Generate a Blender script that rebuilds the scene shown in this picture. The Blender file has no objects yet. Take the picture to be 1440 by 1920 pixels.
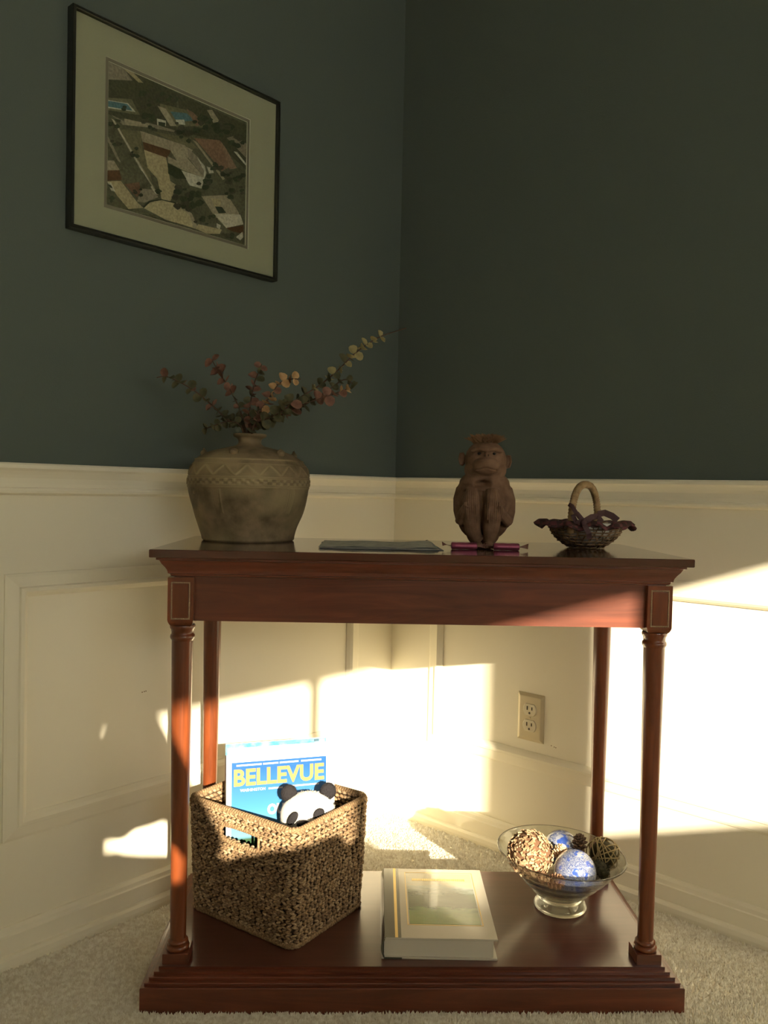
import bpy, bmesh, math, random
import numpy as np
from mathutils import Vector, Matrix, noise
random.seed(7); np.random.seed(7)
PI = math.pi
scn = bpy.context.scene
COL = scn.collection

# ------------------------------------------------------------------ camera
HC, FPX, PIT, ROL = .81, 1551., .0266, .0218
_F = np.array([0, math.cos(PIT), -math.sin(PIT)]); _R0 = np.array([1., 0, 0]); _U0 = np.cross(_R0, _F)
_R = math.cos(ROL)*_R0 + math.sin(ROL)*_U0; _U = -math.sin(ROL)*_R0 + math.cos(ROL)*_U0
cam_d = bpy.data.cameras.new('camera'); cam = bpy.data.objects.new('camera', cam_d); COL.objects.link(cam)
m = Matrix.Identity(4)
for i in range(3):
    m[i][0] = _R[i]; m[i][1] = _U[i]; m[i][2] = -_F[i]
m[2][3] = HC
cam.matrix_world = m
cam_d.sensor_fit = 'VERTICAL'; cam_d.sensor_height = 32.; cam_d.lens = 32.*FPX/1920.
cam_d.clip_start = .02
scn.camera = cam

# ------------------------------------------------------------------ world, sun, exposure
w = bpy.data.worlds.new('sky'); scn.world = w; w.use_nodes = True
bg = w.node_tree.nodes['Background']; bg.inputs[0].default_value = (.97, .945, .84, 1); bg.inputs[1].default_value = 7.2
SX, ST = -.275, .315                                 # the sun comes low through the windows behind the camera
sd = bpy.data.lights.new('sun', 'SUN'); sd.energy = 18.; sd.color = (1., .86, .64); sd.angle = math.radians(.53)
sun = bpy.data.objects.new('sun', sd); COL.objects.link(sun)
sun.rotation_euler = Vector((SX, 1, -ST)).to_track_quat('-Z', 'Y').to_euler(); sun.location = (1, -4, 3)
scn.view_settings.view_transform = 'Standard'; scn.view_settings.look = 'None'
scn.view_settings.gamma = 1; scn.view_settings.use_curve_mapping = False
scn.view_settings.exposure = .18
scn.cycles.max_bounces = 12; scn.cycles.diffuse_bounces = 7; scn.cycles.transparent_max_bounces = 16
scn.cycles.sample_clamp_indirect = 6

# ------------------------------------------------------------------ frames of reference
CN = np.array([.0268, 2.1047, 0]); WLD = np.array([-.6666, -.7454, 0]); WRD = np.array([.7454, -.6666, 0])
def WL(k, o, z): return tuple(CN + WLD*k + WRD*o + np.array([0, 0, z]))      # k along left wall, o out of it
def WR(k, o, z): return tuple(CN + WRD*k + WLD*o + np.array([0, 0, z]))
YAW = .0356; T0 = Vector((.0649, 1.2718, 0)); CT, SN = math.cos(YAW), math.sin(YAW)
def TW(a, b, z=0): return Vector((T0.x + CT*a - SN*b, T0.y + SN*a + CT*b, z))  # table axes -> world
def TL(P): d = Vector(P) - T0; return Vector((CT*d.x + SN*d.y, -SN*d.x + CT*d.y, P[2]))
def _ray(x, y): return _F + _R*(x-720)/FPX - _U*(y-960)/FPX
def at_b(x, y, b):                                   # photo measurement -> point at table depth b, in table axes
    d = _ray(x, y); n = np.array([-SN, CT, 0]); o = np.array([0, 0, HC]); p0 = np.array(TW(0, b))
    P = o + d*((p0-o)@n)/(d@n); return TL(P)
def at_wall(x, y):                                   # photo measurement -> (k, z) on the left wall
    d = _ray(x, y); o = np.array([0, 0, HC]); P = o + d*((CN-o)@WRD)/(d@WRD); return ((P-CN)@WLD, P[2])

# ------------------------------------------------------------------ materials
def mat(name, col, rough=.6, metal=0, spec=.5, coat=0, coat_r=.1, trans=0, ior=1.45):
    M = bpy.data.materials.new(name); M.use_nodes = True; b = M.node_tree.nodes['Principled BSDF']
    b.inputs['Base Color'].default_value = (*col, 1); b.inputs['Roughness'].default_value = rough
    b.inputs['Metallic'].default_value = metal; b.inputs['Specular IOR Level'].default_value = spec
    b.inputs['Coat Weight'].default_value = coat; b.inputs['Coat Roughness'].default_value = coat_r
    b.inputs['Transmission Weight'].default_value = trans; b.inputs['IOR'].default_value = ior
    return M
def nd(M, t, **kw):
    n = M.node_tree.nodes.new(t)
    for k, v in kw.items():
        if k in n.inputs: n.inputs[k].default_value = v
        else: setattr(n, k, v)
    return n
def lk(M, a, ao, b, bi): M.node_tree.links.new(a.outputs[ao], b.inputs[bi])
def bs(M): return M.node_tree.nodes['Principled BSDF']
def coords(M, scale=(1, 1, 1), rot=(0, 0, 0), kind='Object'):
    tc = nd(M, 'ShaderNodeTexCoord'); mp = nd(M, 'ShaderNodeMapping')
    mp.inputs['Scale'].default_value = scale; mp.inputs['Rotation'].default_value = rot
    lk(M, tc, kind, mp, 'Vector'); return mp
def ramp(M, src, out, stops):
    r = nd(M, 'ShaderNodeValToRGB'); e = r.color_ramp.elements
    while len(e) < len(stops): e.new(.5)
    for q, (p, c) in zip(e, stops): q.position = p; q.color = (*c, 1)
    lk(M, src, out, r, 'Fac'); return r
def noisy(M, c1, c2, scale=20, detail=4, mp=None, lo=.35, hi=.65):
    mp = mp or coords(M); n = nd(M, 'ShaderNodeTexNoise', Scale=scale, Detail=detail)
    lk(M, mp, 'Vector', n, 'Vector'); r = ramp(M, n, 'Fac', [(lo, c1), (hi, c2)])
    lk(M, r, 'Color', bs(M), 'Base Color'); return n
def bump(M, scale, strength, dist=.002, detail=3, mp=None, src=None):
    b = nd(M, 'ShaderNodeBump', Strength=strength, Distance=dist)
    if src is None:
        mp = mp or coords(M); src = nd(M, 'ShaderNodeTexNoise', Scale=scale, Detail=detail); lk(M, mp, 'Vector', src, 'Vector')
    lk(M, src, 'Fac', b, 'Height'); lk(M, b, 'Normal', bs(M), 'Normal')
def wood(name, axis, rough, coat, ct=.4, base=(.122, .032, .016)):
    M = mat(name, (.14, .045, .028), rough, coat=coat, coat_r=.09, spec=.4)
    sc = [26, 26, 26]; sc[axis] = 2.2
    mp = coords(M, sc); n = nd(M, 'ShaderNodeTexNoise', Scale=1.6, Detail=9, Distortion=1.3, Roughness=.62)
    lk(M, mp, 'Vector', n, 'Vector')
    r = ramp(M, n, 'Fac', [(.28, tuple(c*(1-ct) for c in base)), (.5, base), (.72, tuple(c*(1+ct*1.3) for c in base))])
    lk(M, r, 'Color', bs(M), 'Base Color')
    return M
M_woodx = wood('mahogany_long', 0, .32, .55)
M_woodz = wood('mahogany_upright', 2, .32, .55, .4, (.150, .036, .010))
M_woody = wood('mahogany_top', 0, .16, .8, .2, (.080, .026, .015))
M_shelf = wood('mahogany_shelf', 0, .3, .7, .2, (.085, .028, .020)); bs(M_shelf).inputs['Coat Roughness'].default_value = .16
M_bead = mat('bead_trim', (.42, .30, .18), .3, spec=.8)
M_cream = mat('cream_paint', (.83, .785, .635), .42, spec=.35); bump(M_cream, 90, .05, .001)
M_blue = mat('slate_green_wall_paint', (.103, .128, .112), .75, spec=.25); bump(M_blue, 420, .22, .0015, 4)
M_white = mat('ceiling_white', (.84, .82, .76), .8)
M_carpet = mat('carpet_backing', (.60, .54, .40), .95, spec=.1); noisy(M_carpet, (.76, .70, .56), (.82, .76, .62), 14)
M_pile = mat('carpet_yarn', (.70, .64, .50), .95, spec=.1); noisy(M_pile, (.76, .70, .57), (1., .97, .86), 130, 3)

# ------------------------------------------------------------------ mesh helpers
class MB:
    def __init__(s): s.v = []; s.f = []; s.m = []
    def add(s, v, f, mi=0):
        o = len(s.v); s.v += [tuple(p) for p in v]; s.f += [tuple(i+o for i in q) for q in f]; s.m += [mi]*len(f); return s
    def box(s, x0, x1, y0, y1, z0, z1, mi=0, M=None):
        v = [(x, y, z) for z in (z0, z1) for y in (y0, y1) for x in (x0, x1)]
        if M is not None: v = [tuple(M @ Vector(p)) for p in v]
        return s.add(v, [(0, 2, 3, 1), (4, 5, 7, 6), (0, 1, 5, 4), (2, 6, 7, 3), (0, 4, 6, 2), (1, 3, 7, 5)], mi)
    def rings(s, loops, closed=True, cap=True, mi=0, wrap=False):
        n = len(loops[0]); v = [p for l in loops for p in l]; f = []; L = len(loops)
        for i in range(L if wrap else L-1):
            for j in range(n if closed else n-1):
                a = i*n+j; b = i*n+(j+1) % n; c = ((i+1) % L)*n+(j+1) % n; d = ((i+1) % L)*n+j; f.append((a, b, c, d))
        if cap and not wrap: f.append(tuple(range(n))[::-1]); f.append(tuple((L-1)*n+j for j in range(n)))
        return s.add(v, f, mi)
    def lathe(s, prof, seg=32, c=(0, 0, 0), cap=True, mi=0, fn=None):
        loops = []
        for r, z in prof:
            lp = []
            for j in range(seg):
                t = 2*PI*j/seg; q = r + (fn(t, z, r) if fn else 0); lp.append((c[0]+q*math.cos(t), c[1]+q*math.sin(t), c[2]+z))
            loops.append(lp)
        return s.rings(loops, cap=cap, mi=mi)
    def tube(s, pts, rad, seg=8, mi=0, cap=True, wrap=False, squash=1.):
        pts = [Vector(p) for p in pts]; n = len(pts); loops = []; up = None
        for i, p in enumerate(pts):
            d = (pts[(i+1) % n if wrap else min(i+1, n-1)] - pts[(i-1) % n if wrap else max(i-1, 0)]).normalized()
            if up is None: up = Vector((0, 0, 1)) if abs(d.z) < .9 else Vector((1, 0, 0))
            x = d.cross(up).normalized(); up = x.cross(d).normalized()
            r = rad[i] if hasattr(rad, '__len__') else rad
            loops.append([tuple(p + x*math.cos(2*PI*j/seg)*r + up*math.sin(2*PI*j/seg)*r*squash) for j in range(seg)])
        return s.rings(loops, cap=cap, mi=mi, wrap=wrap)
    def ball(s, c, r, seg=16, rg=10, mi=0, M=None):
        r = r if hasattr(r, '__len__') else (r, r, r); loops = []
        for i in range(rg+1):
            p = PI*(i+.02*(i == 0)-.02*(i == rg))/rg
            loops.append([(r[0]*math.sin(p)*math.cos(2*PI*j/seg), r[1]*math.sin(p)*math.sin(2*PI*j/seg), -r[2]*math.cos(p)) for j in range(seg)])
        if M is not None: loops = [[tuple(M @ Vector(q)) for q in l] for l in loops]
        return s.rings([[(c[0]+q[0], c[1]+q[1], c[2]+q[2]) for q in l] for l in loops], mi=mi)
    def rects(s, prof, x0, x1, y0, y1, cap=True, mi=0, fn=None):   # prof: (inset, height) loops round a rectangle, mitred
        loops = [[(x0+i, y0+i, z), (x1-i, y0+i, z), (x1-i, y1-i, z), (x0+i, y1-i, z)] for i, z in prof]
        if fn: loops = [[fn(*p) for p in l] for l in loops]
        return s.rings(loops, cap=cap, mi=mi)
    def mesh(s, name, mats, smooth=False, angle=None):
        me = bpy.data.meshes.new(name); me.from_pydata(s.v, [], s.f)
        for M in (mats if isinstance(mats, (list, tuple)) else [mats]): me.materials.append(M)
        if any(s.m): me.polygons.foreach_set('material_index', s.m)
        bm = bmesh.new(); bm.from_mesh(me); bmesh.ops.recalc_face_normals(bm, faces=bm.faces); bm.to_mesh(me); bm.free()
        if smooth:
            me.polygons.foreach_set('use_smooth', [True]*len(me.polygons))
            if angle: me.set_sharp_from_angle(angle=math.radians(angle))
        me.update(); return me
def link(name, me, parent=None, loc=None, rot=None):
    o = bpy.data.objects.new(name, me); COL.objects.link(o)
    if parent: o.parent = parent
    if loc is not None: o.location = loc
    if rot is not None: o.rotation_euler = rot
    return o
def part(name, mb, mats, parent, smooth=False, angle=None, **kw):
    return link(name, mb.mesh(name, mats, smooth, angle), parent, **kw)
def tag(o, label=None, cat=None, group=None, kind=None):
    if label: o['label'] = label
    if cat: o['category'] = cat
    if group: o['group'] = group
    if kind: o['kind'] = kind
    return o
def thing(name, label, cat, loc=(0, 0, 0), rz=0, group=None):
    o = link(name, None, None, loc, (0, 0, rz)); o.empty_display_size = .03; return tag(o, label, cat, group)
def tthing(name, label, cat, a, b, z, rz=0, group=None): return thing(name, label, cat, TW(a, b, z), YAW+rz, group)
def struct(name, mb, mats, smooth=False, parent=None, **kw):
    o = part(name, mb, mats, parent, smooth, **kw); o['kind'] = 'structure'; return o
def remeshed(name, mb, mats, voxel, smooth_it=2, decimate=None):
    me = mb.mesh(name, mats); o = bpy.data.objects.new('tmp', me); COL.objects.link(o)
    r = o.modifiers.new('r', 'REMESH'); r.mode = 'VOXEL'; r.voxel_size = voxel; r.use_smooth_shade = True
    sm = o.modifiers.new('s', 'SMOOTH'); sm.iterations = smooth_it; sm.factor = .5
    if decimate: d = o.modifiers.new('d', 'DECIMATE'); d.ratio = decimate
    dg = bpy.context.evaluated_depsgraph_get(); dg.update()
    out = bpy.data.meshes.new_from_object(o.evaluated_get(dg)); out.name = name
    bpy.data.objects.remove(o); out.materials.clear()
    for M in (mats if isinstance(mats, (list, tuple)) else [mats]): out.materials.append(M)
    out.polygons.foreach_set('use_smooth', [True]*len(out.polygons)); return out
_fonts = {}
def text_mesh(txt, size, depth, M, bold=0.):
    cu = bpy.data.curves.new('t', 'FONT'); cu.body = txt; cu.size = size; cu.extrude = depth; cu.offset = bold
    cu.align_x = 'CENTER'; cu.resolution_u = 3
    o = bpy.data.objects.new('tmp', cu); COL.objects.link(o)
    dg = bpy.context.evaluated_depsgraph_get(); dg.update()
    me = bpy.data.meshes.new_from_object(o.evaluated_get(dg)); bpy.data.objects.remove(o)
    me.materials.clear(); me.materials.append(M); return me

# ------------------------------------------------------------------ the room
HZ = 2.55; KL, KR = 4.0, 3.4; ZF = -.006
def quadwall(fn, k0, k1, z0, z1, mi, mb): mb.add([fn(k0, 0, z0), fn(k1, 0, z0), fn(k1, 0, z1), fn(k0, 0, z1)], [(0, 1, 2, 3)], mi)
for nm, fn, K in (('wall_left', WL, KL), ('wall_right', WR, KR)):
    mb = MB()                                        # a slab: inner face in two paints, 10 cm thick
    v = [fn(0, 0, ZF), fn(K, 0, ZF), fn(K, 0, .825), fn(0, 0, .825), fn(K, 0, HZ), fn(0, 0, HZ),
         fn(-.1, -.1, ZF), fn(K, -.1, ZF), fn(K, -.1, HZ), fn(-.1, -.1, HZ)]
    mb.add(v, [(0, 1, 2, 3)], 0); mb.add(v, [(3, 2, 4, 5)], 1); mb.add(v, [(6, 7, 8, 9), (1, 7, 8, 4, 2), (0, 6, 7, 1), (5, 9, 8, 4)], 1)
    W_ = struct(nm, mb, [M_cream, M_blue])
    # raised panel moulding frames
    frames = [(.127, .984), (1.13, 1.98), (2.13, 2.98)] if nm == 'wall_left' else [(.127, .985), (1.13, 1.98), (2.13, 2.98)]
    for k0, k1 in frames:
        prof = [(0, 0), (.0, .004), (.005, .006), (.022, .009), (.024, .013), (.030, .014), (.035, .010), (.040, .003), (.040, 0)]
        mb = MB().rects(prof, k0, k1, .204 if nm == 'wall_left' else .196, .656 if nm == 'wall_left' else .646, cap=False, fn=lambda x, y, z, fn=fn: fn(x, z, y))
        part('panel_moulding', mb, M_cream, W_, kind=None) if False else link('panel_moulding', mb.mesh('panel_moulding', M_cream), W_)
def run(fn, K, prof):                                # extrude a profile (out, z) along a wall, mitred at the corner
    loops = [[fn(o, o, z) for o, z in prof], [fn(K, o, z) for o, z in prof]]
    return MB().rings(loops, closed=True, cap=True)
RAIL = [(0, .842), (.021, .842), (.024, .839), (.024, .833), (.019, .829), (.015, .823), (.0115, .817), (.010, .808), (.010, .8015), (.0135, .800), (.0145, .796), (.0135, .792), (.010, .790), (0, .788)]
BASE = [(0, .060), (.005, .060), (.009, .055), (.010, .050), (.0105, .048), (.013, .046), (.013, .017), (.019, .016), (.0235, .012), (.025, .004), (.025, ZF), (0, ZF)]
for i, (fn, K, sd_) in enumerate(((WL, KL, 'left'), (WR, KR, 'right'))):
    struct('trim_%d' % (i+1), run(fn, K, RAIL), M_cream)
    struct('baseboard_%s' % sd_, run(fn, K, BASE), M_cream)
def WP(x, y, z): return tuple(CN + WRD*x + WLD*y + np.array([0, 0, z]))       # x across the room, y away from the corner
fl = struct('floor', MB().add([WP(-.1, -.1, ZF), WP(KR+.1, -.1, ZF), WP(KR+.1, KL+.1, ZF), WP(-.1, KL+.1, ZF), WP(-.1, -.1, -.1), WP(KR+.1, -.1, -.1), WP(KR+.1, KL+.1, -.1), WP(-.1, KL+.1, -.1)],
            [(0, 1, 2, 3), (4, 5, 6, 7), (0, 1, 5, 4), (1, 2, 6, 5), (2, 3, 7, 6), (3, 0, 4, 7)]), M_carpet)
struct('ceiling', MB().add([WP(-.1, -.1, HZ), WP(KR+.1, -.1, HZ), WP(KR+.1, KL+.1, HZ), WP(-.1, KL+.1, HZ), WP(-.1, -.1, HZ+.1), WP(KR+.1, -.1, HZ+.1), WP(KR+.1, KL+.1, HZ+.1), WP(-.1, KL+.1, HZ+.1)],
       [(0, 1, 2, 3), (4, 5, 6, 7), (0, 1, 5, 4), (1, 2, 6, 5), (2, 3, 7, 6), (3, 0, 4, 7)]), M_white)
struct('wall_back', MB().add([WP(0, KL, ZF), WP(KR, KL, ZF), WP(KR, KL, HZ), WP(0, KL, HZ), WP(0, KL+.1, ZF), WP(KR, KL+.1, ZF), WP(KR, KL+.1, HZ), WP(0, KL+.1, HZ)],
       [(0, 1, 2, 3), (4, 5, 6, 7), (0, 1, 5, 4), (1, 2, 6, 5), (2, 3, 7, 6), (3, 0, 4, 7)]), M_cream)
# window wall, with two low-sun windows
WIN = [(.80, 1.838), (1.998, 3.00)]; WZ0, WZ1, BLZ = 1.112, 2.05, 1.585
mb = MB()
def wpan(y0, y1, z0, z1):
    v = [WP(x, y, z) for z in (z0, z1) for y in (y0, y1) for x in (KR, KR+.03)]
    mb.add(v, [(0, 2, 3, 1), (4, 5, 7, 6), (0, 1, 5, 4), (2, 6, 7, 3), (0, 4, 6, 2), (1, 3, 7, 5)])
wpan(0, KL, ZF, WZ0); wpan(0, KL, WZ1, HZ); wpan(0, WIN[0][0], WZ0, WZ1); wpan(WIN[0][1], WIN[1][0], WZ0, WZ1); wpan(WIN[1][1], KL, WZ0, WZ1)
struct('wall_window', mb, M_cream)
M_blind = mat('added_blind', (.72, .68, .58), .9)  # unseen blinds, added to end the sunlight at a set height
M_glass_pane = bpy.data.materials.new('window_glass'); M_glass_pane.use_nodes = True
nt = M_glass_pane.node_tree; nt.nodes.clear()
o_ = nt.nodes.new('ShaderNodeOutputMaterial'); mx = nt.nodes.new('ShaderNodeMixShader'); tr = nt.nodes.new('ShaderNodeBsdfTransparent'); gl = nt.nodes.new('ShaderNodeBsdfGlossy')
gl.inputs['Roughness'].default_value = .02; mx.inputs[0].default_value = .05
nt.links.new(tr.outputs[0], mx.inputs[1]); nt.links.new(gl.outputs[0], mx.inputs[2]); nt.links.new(mx.outputs[0], o_.inputs[0])
def wbox(mb, x0, x1, y0, y1, z0, z1):
    v = [WP(x, y, z) for z in (z0, z1) for y in (y0, y1) for x in (x0, x1)]
    return mb.add(v, [(0, 2, 3, 1), (4, 5, 7, 6), (0, 1, 5, 4), (2, 6, 7, 3), (0, 4, 6, 2), (1, 3, 7, 5)])
for i, (y0, y1) in enumerate(WIN):
    fr = MB().rects([(0, 0), (0, -.012), (-.05, -.012), (-.05, 0)], y0, y1, WZ0, WZ1, cap=False, fn=lambda x, y, z: WP(KR+z, x, y))
    W_ = struct('window_%d' % (i+1), fr, M_cream)
    mm = 2.466 if i else 1.37
    link('muntin', wbox(MB(), KR, KR+.02, mm-.0155, mm+.0155, WZ0, WZ1).mesh('muntin', M_cream), W_)
    link('pane', wbox(MB(), KR+.012, KR+.015, y0, y1, WZ0, WZ1).mesh('pane', M_glass_pane), W_)
    bl = link('added_blind', wbox(MB(), KR-.004, KR-.001, y0-.02, y1+.02, BLZ, WZ1+.04).mesh('added_blind', M_blind), None)
    tag(bl, 'added cream blind cutting the sun beam short at the window %s' % ('nearer the far corner' if i == 0 else 'behind the photographer'), 'blind', 'added sun-cutting blinds')

# carpet pile: short leaning yarn tufts, one part of the floor
def make_pile():
    N = 540000; P = np.random.rand(N, 2)
    x = (P[:, 0]*2.9-1.45); y = (P[:, 1]**1.15)*1.40+.72
    d = np.stack([x-CN[0], y-CN[1]], 1); kr = d@WRD[:2]; kl = d@WLD[:2]
    vis = np.abs(x) < .62*y+.12
    la = (x-T0.x)*CT+(y-T0.y)*SN; lb = -(x-T0.x)*SN+(y-T0.y)*CT
    under = (np.abs(la) < .419) & (lb > .004) & (lb < .366)
    ok = (kr > .027) & (kl > .027) & vis & ~under; x, y = x[ok], y[ok]; n = len(x)
    tone = np.random.rand(n)
    lean = np.random.rand(n)*2*PI; lm = (.001+.003*np.random.rand(n)); h = .0050+.0022*np.random.rand(n)
    wv = np.sin(x*23+np.sin(y*17)*1.3)*np.sin(y*31+x*7)*.0012; h = h+wv
    wd = .0019+.0014*np.random.rand(n); an = np.random.rand(n)*2*PI
    V = np.zeros((n, 5, 3))
    for j in range(4):
        V[:, j, 0] = x+wd*np.cos(an+j*PI/2)*1.1; V[:, j, 1] = y+wd*np.sin(an+j*PI/2)*1.1; V[:, j, 2] = ZF-.001
    V[:, 4, 0] = x+lm*np.cos(lean); V[:, 4, 1] = y+lm*np.sin(lean); V[:, 4, 2] = ZF+h
    me = bpy.data.meshes.new('carpet_pile'); me.vertices.add(n*5); me.vertices.foreach_set('co', V.ravel())
    F = (np.arange(n)[:, None, None]*5+np.array([[0, 1, 4], [1, 2, 4], [2, 3, 4], [3, 0, 4]])[None]).reshape(-1)
    me.loops.add(len(F)); me.loops.foreach_set('vertex_index', F.astype(np.int32)); me.polygons.add(len(F)//3)
    me.polygons.foreach_set('loop_start', np.arange(0, len(F), 3, dtype=np.int32)); me.update(calc_edges=True)
    me.materials.append(M_pile); o = link('carpet_pile', me, fl); o['kind'] = 'stuff'
make_pile()

# ------------------------------------------------------------------ console table
W2, TD, TH = .4215, .368, .712
tb = thing('console_table', 'long mahogany console table with four turned columns, beaded corner blocks and a low stepped shelf', 'table', (T0.x, T0.y, 0), YAW)
part('tabletop', MB().rects([(.001, .6995), (0, .7005), (0, .711), (.001, .712)], -W2, W2, 0, TD), M_woody, tb)
part('cornice', MB().rects([(.05, .6995), (.0085, .6995), (.0085, .6955), (.0125, .6945), (.0135, .693), (.0155, .689), (.0195, .684), (.0225, .679), (.0235, .6755), (.0235, .6735), (.0265, .6725), (.0275, .6695), (.032, .668), (.032, .666), (.06, .666)], -W2, W2, 0, TD, cap=False), M_woodx, tb)
for (x0, x1, y0, y1) in ((-.36, .36, .034, .052), (-.36, .36, TD-.052, TD-.034)): part('apron', MB().box(x0, x1, y0, y1, .5985, .667), M_woodx, tb)
for s in (-1, 1): part('side_apron', MB().box(min(s*.392, s*.374), max(s*.392, s*.374), .064, TD-.064, .5985, .667), M_woody, tb)
# stepped plinth with recessed grooves, then the shelf surface on top
E0, EY = .4255, .004
st = [(0, ZF), (0, .034), (.001, .035), (.0055, .035), (.0055, .0385), (.0045, .0395), (.0052, .0405), (.0115, .0408), (.0115, .0445), (.0105, .0455), (.0112, .0462), (.0175, .0465), (.0175, .0505), (.0165, .0512), (.0172, .0515), (.0235, .0515), (.0235, .0552)]
part('plinth', MB().rects(st, -E0, E0, -EY, TD+EY, cap=True), M_woodx, tb)
part('shelf', MB().rects([(.0235, .0545), (.0235, .0557), (.0240, .056)], -E0, E0, -EY, TD+EY), M_shelf, tb)
for sx in (-1, 1):
    for by in (.045, TD-.045):
        ax = sx*.378
        lg = part('leg', MB().lathe([(.0128, .0815), (.0126, .095), (.0130, .20), (.0146, .36), (.0162, .50), (.0168, .566)], 28, (ax, by, 0), cap=False), M_woodz, tb, True, 40)
        part('corner_block', MB().rects([(.0060, .5895), (.0028, .5925), (.0008, .5965), (0, .600), (0, .667)], ax-.0200, ax+.0200, by-.0200, by+.0200), M_woodz, lg)
        part('capital', MB().lathe([(.0168, .5655), (.0170, .567), (.0187, .569), (.0193, .572), (.0187, .575), (.0172, .5765), (.0172, .5795), (.0180, .5835), (.0195, .5855), (.0200, .5885), (.0195, .5905)], 28, (ax, by, 0)), M_woodz, lg, True, 60)
        part('column_base', MB().lathe([(.0165, .0715), (.0180, .0735), (.0185, .0765), (.0172, .080), (.0150, .0808), (.0152, .082), (.0162, .0835), (.0160, .086), (.0142, .0875), (.0129, .089)], 28, (ax, by, 0)), M_woodz, lg, True, 60)
        part('foot_block', MB().rects([(0, .056), (0, .0715), (.0008, .0722)], ax-.0200, ax+.0200, by-.0200, by+.0200), M_woodx, lg)
        # bead strings round a raised panel on the two outer faces of the block
        bd = MB()
        def beadbox(face):
            hw, z0, z1, r = .0138, .6025, .6590, .00135
            pts = []
            nh, nv = 13, 27
            for i in range(nh): u = -hw+2*hw*i/(nh-1); pts += [(u, z0), (u, z1)]
            for i in range(1, nv-1): z = z0+(z1-z0)*i/(nv-1); pts += [(-hw, z), (hw, z)]
            for u, z in pts:
                c = (ax+u, by-(.0200 if by < .2 else -.0200), z) if face == 0 else (ax+sx*.0200, by+u, z)
                bd.ball(c, (r, r, r), 6, 4)
        beadbox(0); beadbox(1)
        o = part('bead_trim', bd, M_bead, lg, True); o['kind'] = 'stuff'
        y_ = by-.0205 if by < .2 else by+.0205
        part('block_panel', MB().box(ax-.0117, ax+.0117, y_-.0008, y_+.0008, .6045, .657).box(ax+sx*.0205-.0008, ax+sx*.0205+.0008, by-.0117, by+.0117, .6045, .657), M_woodz, lg)

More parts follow.
